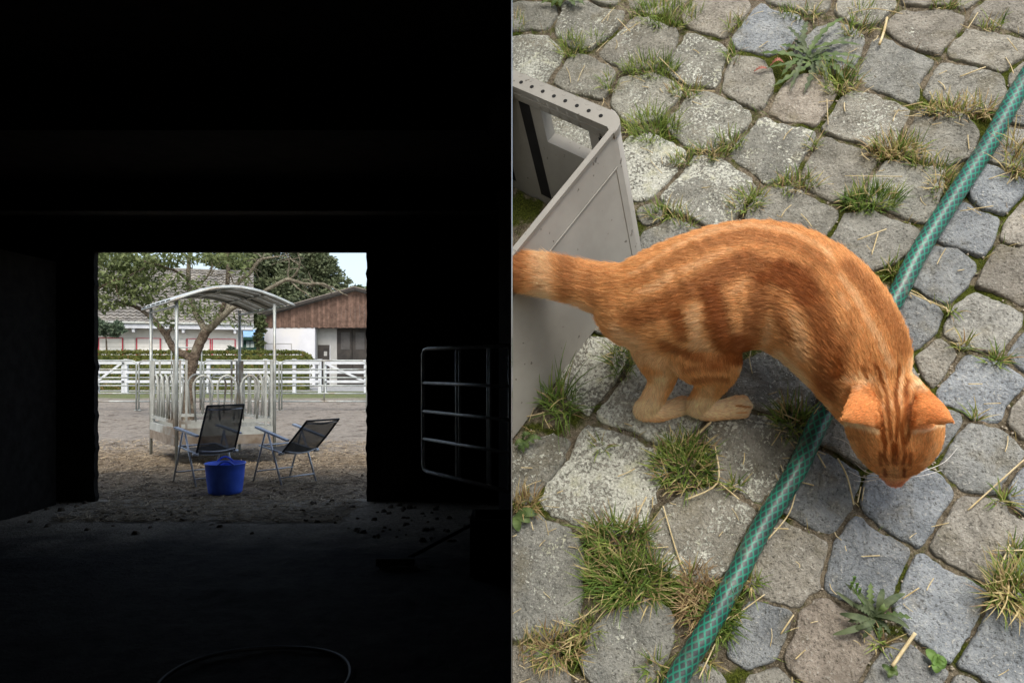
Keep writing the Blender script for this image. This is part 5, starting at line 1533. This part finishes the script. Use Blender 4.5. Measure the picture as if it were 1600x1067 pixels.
    cattr = hcu.attributes.new('coat', 'FLOAT_COLOR', 'CURVE')
    c4 = np.ones((m, 4), np.float32); c4[:, :3] = np.clip(col, 0, 1)
    cattr.data.foreach_set('color', c4.ravel())
    hm = coat_mat('ginger_fur', 0.5)
    hcu.materials.append(hm)
    o = bpy.data.objects.new('fur', hcu); COL.objects.link(o); o.parent = cat
fur(250000)
# eyes, nose, whiskers
em = pmat('amber_eye', lin(120, 84, 24), lin(150, 108, 36), 200, 0.08, 0, 0, spec=0.6)
for (u, v, h) in ((1377, 728, .074), (1421, 728, .074)):
    c = P(u, v, h); b = MB(); rr = 0.0075
    b.add([(c.x + x * rr, c.y + y * rr, c.z + z * rr) for x, y, z in ICO[0]], ICO[1]); b.build('eye', em, cat, True)
nm_ = pmat('pink_nose', lin(206, 124, 104), lin(220, 144, 122), 150, 0.45, 0, 0.1, 0.0005)
c = P(1398, 751, .058); b = MB()
b.add([tuple(c + BA * x * 0.008 + BB * y * 0.004 + BN * z * 0.005) for x, y, z in ICO[0]], ICO[1]); b.build('nose', nm_, cat, True)
wm_ = pmat('white_whisker', lin(235, 232, 225), lin(245, 243, 238), 50, 0.4, 0, 0)
for pts in ([(1415, 742, .06), (1440, 735, .06), (1462, 712, .055), (1478, 680, .05)], [(1415, 744, .06), (1445, 735, .05), (1475, 722, .04), (1496, 700, .03)], [(1414, 746, .058), (1445, 742, .05), (1472, 734, .045)],
            [(1380, 742, .06), (1355, 738, .055), (1335, 722, .05)], [(1381, 744, .058), (1350, 746, .05), (1325, 735, .04)], [(1382, 746, .058), (1352, 752, .05), (1334, 750, .045)], [(1340, 708, .08), (1322, 690, .07), (1300, 682, .06)]):
    sp = spline(pts, 6)
    MB().tube([P(*q) for q in sp], [0.0005 * (1 - .7 * i / len(sp)) for i in range(len(sp))], 5).build('whisker', wm_, cat, True)

# ================================================================== WEEDS, GRASS, STRAW
inpoly_cache = [np.array(o) for o in stone_px]
def on_stone(u, v):
    for a in inpoly_cache:
        if u < a[:, 0].min() or u > a[:, 0].max() or v < a[:, 1].min() or v > a[:, 1].max(): continue
        x, y = a[:, 0], a[:, 1]; x2, y2 = np.roll(x, -1), np.roll(y, -1)
        cond = (y > v) != (y2 > v)
        with np.errstate(divide='ignore', invalid='ignore'):
            xi = (x2 - x) * (v - y) / (y2 - y) + x
        if (np.count_nonzero(cond & (u < xi)) % 2) == 1: return True
    return False
GM = [leaf_mat('grass_blades', lin(104, 128, 58), lin(164, 178, 96), 40, 0.5, trans=.3), leaf_mat('deep_green_grass', lin(74, 104, 44), lin(124, 150, 72), 40, 0.5, trans=.3), leaf_mat('dry_grass', lin(176, 158, 104), lin(214, 198, 148), 50, 0.7, trans=.2), leaf_mat('brown_dead_grass', lin(136, 112, 82), lin(180, 156, 118), 50, 0.8, trans=.1)]
def blade(b, root, out, L, w, lean, n=4):
    """curved tapering blade; out = sideways direction on the bank"""
    up = BN; sd = out.cross(up).normalized()
    tw = random.uniform(-.5, .5)
    sdv = (sd * math.cos(tw) + up * math.sin(tw))
    vs_ = []
    p = root.copy(); ang = lean * .45
    for i in range(n + 1):
        s_ = i / n
        ww = w * (1 - s_) ** .6 if i < n else 0
        if i < n: vs_ += [p - sdv * ww * .5, p + sdv * ww * .5]
        else: vs_.append(p)
        ang = lean * (.45 + .75 * s_)
        p = p + (up * math.cos(ang) + out * math.sin(ang)) * (L / n)
        hh = (p - O0).dot(BN)
        if hh < 0.004: p = p + BN * (0.004 - hh)
    fs = [(2 * i, 2 * i + 1, 2 * i + 3, 2 * i + 2) for i in range(n - 1)] + [(2 * n - 2, 2 * n - 1, 2 * n)]
    b.add(vs_, fs)
def tuft_mesh(bs_, u, v, ru, rv, cnt, L, kinds, lean=(0.35, 1.5), anywhere=True):
    for i in range(cnt):
        for _ in range(6):
            a = random.uniform(0, 2 * math.pi); r_ = math.sqrt(random.random())
            uu, vv = u + ru * r_ * math.cos(a), v + rv * r_ * math.sin(a)
            if anywhere or not on_stone(uu, vv): break
        if uu < 803: continue
        root = P(uu, vv, 0.001)
        o2 = (BA * (math.cos(a) + random.gauss(0, 1.0)) + BB * (-math.sin(a) + random.gauss(0, 1.0))).normalized()
        l = L * random.uniform(.3, 1.2)
        if root.x - l < X0 and o2.x < 0: o2.x = abs(o2.x)
        k = random.choices(range(4), kinds)[0]
        blade(bs_[k], root, o2, l, random.uniform(.0013, .0026), random.uniform(*lean))
# big tufts that can be told apart
BIG = [
 (1040, 28, 55, 22, 260, .036, (8, 3, 1, .3), 'bushy green grass tuft at the upper edge of the paving'),
 (1016, 112, 45, 14, 230, .034, (8, 3, 1, .3), 'green grass strip right of the crate hand hole'),
 (1021, 206, 42, 22, 240, .040, (8, 3, 1, .3), 'pale green grass tuft touching the crate corner'),
 (892, 78, 20, 15, 120, .034, (7, 2, 1, .2), 'small bright grass tuft behind the crate rim'),
 (1312, 132, 30, 22, 150, .036, (5, 2, 3, 1), 'grass tuft just below the jagged leaved weed'),
 (1361, 318, 45, 16, 300, .032, (4, 6, 1, .3), 'bright green mossy grass clump above the cat shoulders'),
 (1399, 240, 42, 15, 230, .034, (2, 2, 5, 3), 'yellowing grass tuft between cobbles right of centre'),
 (1495, 178, 55, 12, 240, .032, (2, 2, 5, 3), 'dry grass strip running up to the hose'),
 (1588, 258, 22, 28, 110, .055, (3, 2, 6, 2), 'straw coloured grass tuft at the right picture edge above the blue cobble'),
 (875, 634, 26, 20, 90, .075, (2, 7, .6, .2), 'long bladed dark green grass tuft at the foot of the crate'),
 (972, 570, 16, 22, 90, .036, (4, 5, 1, .4), 'small grass tuft between crate and hind leg'),
 (1070, 728, 48, 42, 480, .034, (4, 5, 2, 2), 'dense round grass clump below the hind paws'),
 (966, 848, 52, 32, 340, .044, (4, 5, 2, 3), 'sprawling grass clump on the big lichened cobble edge'),
 (985, 912, 66, 34, 480, .050, (4, 6, 2, 1), 'large green grass clump near the lower left corner'),
 (1089, 935, 24, 45, 300, .034, (.3, .3, 2, 7), 'brown withered grass mat along the hose'),
 (1132, 962, 22, 34, 220, .036, (5, 5, 1, .4), 'green grass fringe on the right side of the hose'),
 (1236, 662, 26, 22, 140, .040, (4, 4, 2, 1), 'grass tuft where the hose comes out below the cat chest'),
 (1580, 928, 36, 26, 230, .058, (3, 2, 6, 2), 'large straw coloured grass tuft at the lower right edge'),
 (820, 790, 22, 16, 130, .034, (.5, .5, 6, 3), 'tangled dry grass at the left edge below the crate'),
 (862, 1016, 52, 24, 260, .034, (2, 1, 5, 4), 'dry mixed grass mat at the bottom left'),
]
for (u, v, ru, rv, cnt, L, kinds, label) in BIG:
    t = empty('grass_tuft', P(u, v, 0), label, 'grass', 'grass tufts between the cobbles')
    bs_ = [MB() for _ in range(4)]
    tuft_mesh(bs_, u, v, ru, rv, int(cnt * 1.25), L, kinds)
    for k, nm2 in enumerate(('green_blades', 'deep_green_blades', 'dry_blades', 'dead_blades')):
        if bs_[k].v: tag(bs_[k].build(nm2, GM[k], t, fixn=False, clipx=X0), kind='stuff')
small = [(806, 42, 14, 14, 70), (931, 67, 12, 8, 40), (1149, 45, 14, 10, 60), (954, 137, 13, 12, 70), (1145, 92, 14, 12, 60), (1070, 150, 26, 10, 110), (1068, 255, 18, 9, 60), (1112, 243, 28, 10, 110), (1143, 226, 20, 12, 80), (1040, 336, 28, 10, 90), (1070, 352, 16, 8, 40), (1162, 326, 28, 10, 90), (1178, 312, 18, 10, 60),
         (1249, 26, 34, 10, 110), (1339, 50, 26, 14, 100), (1241, 292, 34, 14, 140), (1470, 292, 16, 34, 130), (1477, 12, 24, 7, 60), (1549, 42, 18, 7, 40), (1267, 230, 8, 10, 30), (976, 548, 12, 12, 40), (1395, 424, 12, 12, 40), (1504, 542, 10, 8, 24), (1556, 566, 16, 9, 50), (1487, 489, 7, 6, 20), (1567, 783, 16, 10, 50), (1522, 656, 7, 5, 18),
         (1175, 912, 16, 9, 50), (1025, 1048, 16, 12, 60), (920, 985, 18, 14, 60), (1100, 1032, 14, 12, 50), (1582, 868, 20, 12, 60), (1376, 1004, 14, 8, 30), (1345, 20, 20, 6, 40), (1440, 260, 20, 8, 50), (1150, 760, 10, 8, 30), (940, 700, 14, 8, 30)]
bs_ = [MB() for _ in range(4)]
for (u, v, ru, rv, cnt) in small: tuft_mesh(bs_, u, v, ru, rv, cnt, .030, (6, 2.5, 3, 1.2))
# short growth along the joints
for i in range(9000):
    u, v = random.uniform(806, 1640), random.uniform(-20, 1090)
    dens = fbm(u * .01, v * .01, 1.0, 8)
    if u > 1290 and v > 430 and random.random() < .8: continue
    if dens < -.05 or on_stone(u, v): continue
    a = random.uniform(0, 6.28)
    blade(bs_[random.choices(range(4), (5, 3, 3, 2))[0]], P(u, v, 0.0), BA * math.cos(a) + BB * math.sin(a), random.uniform(.008, .022), .0013, random.uniform(.4, 1.3), 3)
for k, nm2 in enumerate(('grass', 'grass', 'dry_grass', 'dead_grass')):
    tag(bs_[k].build(nm2, GM[k], None, fixn=False, clipx=X0), ['low green grass growing in the joints between cobbles', 'low dark grass growing in the joints between cobbles', 'thin dry grass in the joints between cobbles', 'thin brown dead grass in the joints between cobbles'][k], 'grass', kind='stuff')
# leafy weeds: each leaf a part
LM = [leaf_mat('dandelion_leaf', lin(66, 88, 48), lin(106, 126, 74), 60, 0.5, trans=.2), leaf_mat('dull_weed_leaf', lin(68, 82, 58), lin(104, 116, 84), 60, 0.6, trans=.15), leaf_mat('red_weed_leaf', lin(150, 92, 80), lin(176, 122, 104), 60, 0.6, trans=.15), leaf_mat('fresh_weed_leaf', lin(92, 126, 60), lin(128, 160, 88), 60, 0.5, trans=.25)]
def weed_leaf(par, mat, u0, v0, u1, v1, w, lift, teeth=True, tipw=.35):
    A_, C_ = P(u0, v0, 0.006), P(u1, v1, 0.006)
    d_ = C_ - A_; L = d_.length; d_.normalize(); s_ = BN.cross(d_)
    n = 13; L_, R_, Mi = [], [], []
    for i in range(n + 1):
        t = i / n
        ww = w * (math.sin(math.pi * min(1, t ** .75)) ** .7 * (.35 + .65 * t ** .6)) + .0004
        if teeth and 0 < i < n: ww *= (1.25 if i % 2 else .45)
        h = lift * math.sin(math.pi * (t * .8 + .05)) + .002
        c = A_ + d_ * L * t + BN * h + s_ * L * .06 * math.sin(3 * t)
        sw = d_ * (-.25 * w if teeth and i % 2 else 0)
        Mi.append(c); L_.append(c + s_ * ww + BN * ww * .35 + sw); R_.append(c - s_ * ww + BN * ww * .35 + sw)
    vs_ = Mi + L_ + R_; k = n + 1
    fs = [(i, i + 1, k + i + 1, k + i) for i in range(n)] + [(i, 2 * k + i, 2 * k + i + 1, i + 1) for i in range(n)]
    MB().add(vs_, fs).build('leaf', mat, par, True, fixn=False, clipx=X0)
random.seed(5)
w1 = empty('dandelion', P(1262, 92, 0), 'sprawling dandelion with jagged leaves at the top of the paving', 'weed')
for (x, y, m_) in [(1185, 90, 0), (1195, 112, 0), (1205, 140, 0), (1218, 76, 0), (1232, 150, 1), (1255, 150, 1), (1230, 48, 1), (1262, 40, 1), (1290, 60, 0), (1322, 34, 0), (1335, 62, 1), (1346, 78, 0), (1352, 98, 0), (1340, 118, 0), (1318, 128, 0), (1292, 132, 1), (1200, 112, 2), (1225, 105, 2), (1240, 66, 1), (1300, 84, 1), (1275, 128, 1), (1218, 128, 0), (1310, 105, 0)]:
    cxu, cxv = 1264 + random.uniform(-14, 14), 94 + random.uniform(-8, 8)
    if m_ == 2: cxu, cxv = x - 22, y + 3
    weed_leaf(w1, LM[m_], cxu, cxv, x, y, random.uniform(.0042, .0068), random.uniform(.006, .016))
w2 = empty('dandelion', P(1365, 965, 0), 'dark leafy weed rosette growing at the bottom of the paving', 'weed')
for (x, y, m_) in [(1306, 925, 1), (1318, 912, 1), (1330, 945, 1), (1360, 910, 0), (1378, 922, 1), (1402, 938, 1), (1412, 930, 1), (1424, 968, 0), (1418, 985, 1), (1390, 992, 1), (1330, 985, 1), (1300, 992, 1), (1345, 1000, 1), (1372, 1000, 0), (1340, 925, 1), (1388, 945, 0), (1310, 960, 1), (1350, 935, 1), (1400, 975, 1), (1322, 972, 1)]:
    weed_leaf(w2, LM[m_], 1364 + random.uniform(-8, 8), 966 + random.uniform(-5, 5), x, y, random.uniform(.0026, .0046), random.uniform(.006, .018), random.random() < .6)
MB().tube([P(1362, 960, 0.01), P(1340, 930, 0.035), P(1331, 912, .045)], 0.0007, 5).build('stem', LM[3], w2)
for (x, y) in ((1331, 912), (1335, 922), (1327, 920), (1339, 930)): weed_leaf(w2, LM[3], x, y + 4, x - 2, y - 6, .0016, .03, False)
w3 = empty('seedling', P(1463, 1035, 0), 'small fresh green seedling at the bottom edge of the paving', 'weed')
for (x, y) in ((1446, 1014), (1452, 1030), (1470, 1026), (1474, 1045), (1462, 1052), (1478, 1034)): weed_leaf(w3, LM[3], 1461 + random.uniform(-4, 4), 1034, x, y, .006, .006, False)
w4 = empty('broad_leaved_weed', P(818, 690, 0), 'low broad leaved weed at the bottom corner of the crate', 'weed')
for (x, y) in ((806, 700), (812, 708), (820, 712), (838, 696), (850, 690), (832, 680), (828, 705)): weed_leaf(w4, LM[0], 822 + random.uniform(-5, 5), 690, x, y, .005, .012, True)
w5 = empty('broad_leaved_weed', P(885, 5, 0), 'broad leaved weed at the upper left edge of the paving', 'weed')
for (x, y) in ((845, 12), (862, 18), (876, 18), (900, 16), (915, 14), (890, -8), (868, -6), (918, 0)): weed_leaf(w5, LM[0], 885 + random.uniform(-8, 8), 3, x, y, .008, .012, True)
w6 = empty('broad_leaved_weed', P(812, 808, 0), 'single flat dock leaf at the left edge beside dry grass', 'weed')
for (x, y) in ((842, 806), (812, 832), (830, 818)): weed_leaf(w6, LM[0], 806, 806, x, y, .008, .008, False)
w7 = empty('seedling', P(1390, 1048, 0), 'tiny dark leaved seedling beside the straw at the bottom edge', 'weed')
for (x, y) in ((1376, 1038), (1400, 1040), (1386, 1060), (1402, 1056)): weed_leaf(w7, LM[0], 1390, 1047, x, y, .004, .006, True)
# straw stalks: the long ones singly
random.seed(9)
def stalk(b, pts, r_=.0009, h=.012):
    sp = spline([(u, v, h + random.uniform(0, .004)) for u, v in pts], 5)
    b.tube([P(*q) for q in sp], r_, 5)
for pts, r_, label in [
  ([(1600, 718), (1562, 752), (1512, 797)], .0010, 'long pale straw stalk slanting at the right edge below the grey cobble'),
  ([(1386, 28), (1381, 50), (1374, 70)], .0022, 'thick bleached straw piece near the top right of the weed'),
  ([(1430, 988), (1412, 1014), (1394, 1040)], .0021, 'thick bleached straw piece beside the dark leafy weed'),
  ([(1111, 659), (1086, 682)], .0015, 'short straw stalk beneath the front hind paw'),
  ([(1117, 696), (1121, 754), (1070, 781)], .0011, 'bent straw stalk right of the dense round grass clump'),
  ([(1036, 790), (1060, 870), (1078, 908)], .0010, 'brown stalk across the cobble left of the hose'),
  ([(1246, 750), (1234, 800), (1200, 842)], .0009, 'thin curved straw on the dark slate cobble'),
  ([(1309, 716), (1324, 745), (1334, 788)], .0010, 'brown twig lying below the cat chin at left'),
  ([(1010, 776), (998, 800), (988, 832)], .0012, 'pale straw stalk standing in the sprawling grass clump'),
  ([(1300, 565 - 60), (1420, 545), (1475, 485)], .0001, None)]:
    if label is None: continue
    b = MB(); stalk(b, pts, r_)
    tag(b.build('straw_stalk', M['straw'], None, True, clipx=X0), label, 'straw', 'straw stalks on the cobbles')
b = MB()
for pts in ([(1415, 455), (1450, 470), (1478, 482)], [(1420, 452), (1440, 462), (1455, 475)], [(1482, 490), (1478, 480)], [(1320, 275), (1410, 276)], [(1345, 235), (1365, 222)], [(1292, 155), (1294, 195)], [(1030, 90), (1060, 120), (1072, 132)], [(1075, 141), (1118, 143)], [(970, 55), (1000, 35)], [(965, 30), (985, 50)], [(940, 35), (960, 12)], [(1340, 375), (1385, 358)], [(1362, 398), (1372, 365)], [(1410, 167), (1442, 160)], [(1500, 330), (1552, 322)], [(1545, 280), (1590, 265)], [(1550, 860), (1600, 859)], [(1555, 905), (1578, 850)], [(1570, 880), (1600, 918)], [(1345, 760), (1340, 785)], [(1350, 760), (1347, 782)], [(1200, 825), (1232, 826)], [(1410, 935), (1436, 918)], [(1290, 830 - 120), (1240, 690)], [(1125, 755), (1155, 780)], [(975, 885), (1030, 880)], [(895, 970), (935, 952)], [(870, 1040), (905, 1062)], [(830, 815), (833, 828)], [(1092, 1060), (1120, 1000), (1126, 995)], [(1140, 968), (1195, 928)], [(1208, 640), (1250, 658)], [(1325, 12 + 10), (1365, 14), (1410, 22)], [(1528, 20), (1512, 45)], [(1574, 60), (1590, 80)], [(1500, 120), (1540, 105)], [(1220, 990), (1240, 960)], [(1290, 715 + 15), (1272, 700)]):
    stalk(b, pts, random.uniform(.0006, .0011))
for i in range(230):
    u, v = random.uniform(806, 1600), random.uniform(0, 1067)
    if (u > 1300 and v > 400 and random.random() < .6): continue
    a = random.uniform(0, math.pi); l = random.uniform(8, 30)
    stalk(b, [(u, v), (u + l * .5 * math.cos(a) + random.uniform(-3, 3), v + l * .5 * math.sin(a)), (u + l * math.cos(a), v + l * math.sin(a))], random.uniform(.0004, .0008), .008)
tag(b.build('straw', M['straw'], None, True, fixn=False, clipx=X0), 'thin loose straw scattered over the cobbles', 'straw', kind='stuff')
# grit in the joints
b = MB()
for i in range(2600):
    u, v = random.uniform(806, 1640), random.uniform(-10, 1080)
    if u < 1250 and random.random() < .5: continue
    if on_stone(u, v): continue
    c = P(u, v, 0.002); r_ = random.uniform(.0009, .0028)
    R3 = Matrix.Rotation(random.uniform(0, 6), 3, 'Z') @ Matrix.Rotation(random.uniform(0, 6), 3, 'X')
    vs_ = [c + R3 @ Vector(q) * r_ for q in ((1, 0, .2), (-.9, .1, 0), (0, 1.1, .1), (.1, -1, 0), (0, .1, .8), (.1, 0, -.7))]
    b.add(vs_, [(0, 2, 4), (2, 1, 4), (1, 3, 4), (3, 0, 4), (2, 0, 5), (1, 2, 5), (3, 1, 5), (0, 3, 5)])
tag(b.build('grit', pmat('pale_grit', lin(140, 130, 112), lin(186, 178, 162), 200, .9, 0, 0), None, clipx=X0), 'fine pale grit lying in the cobble joints', 'grit', kind='stuff')
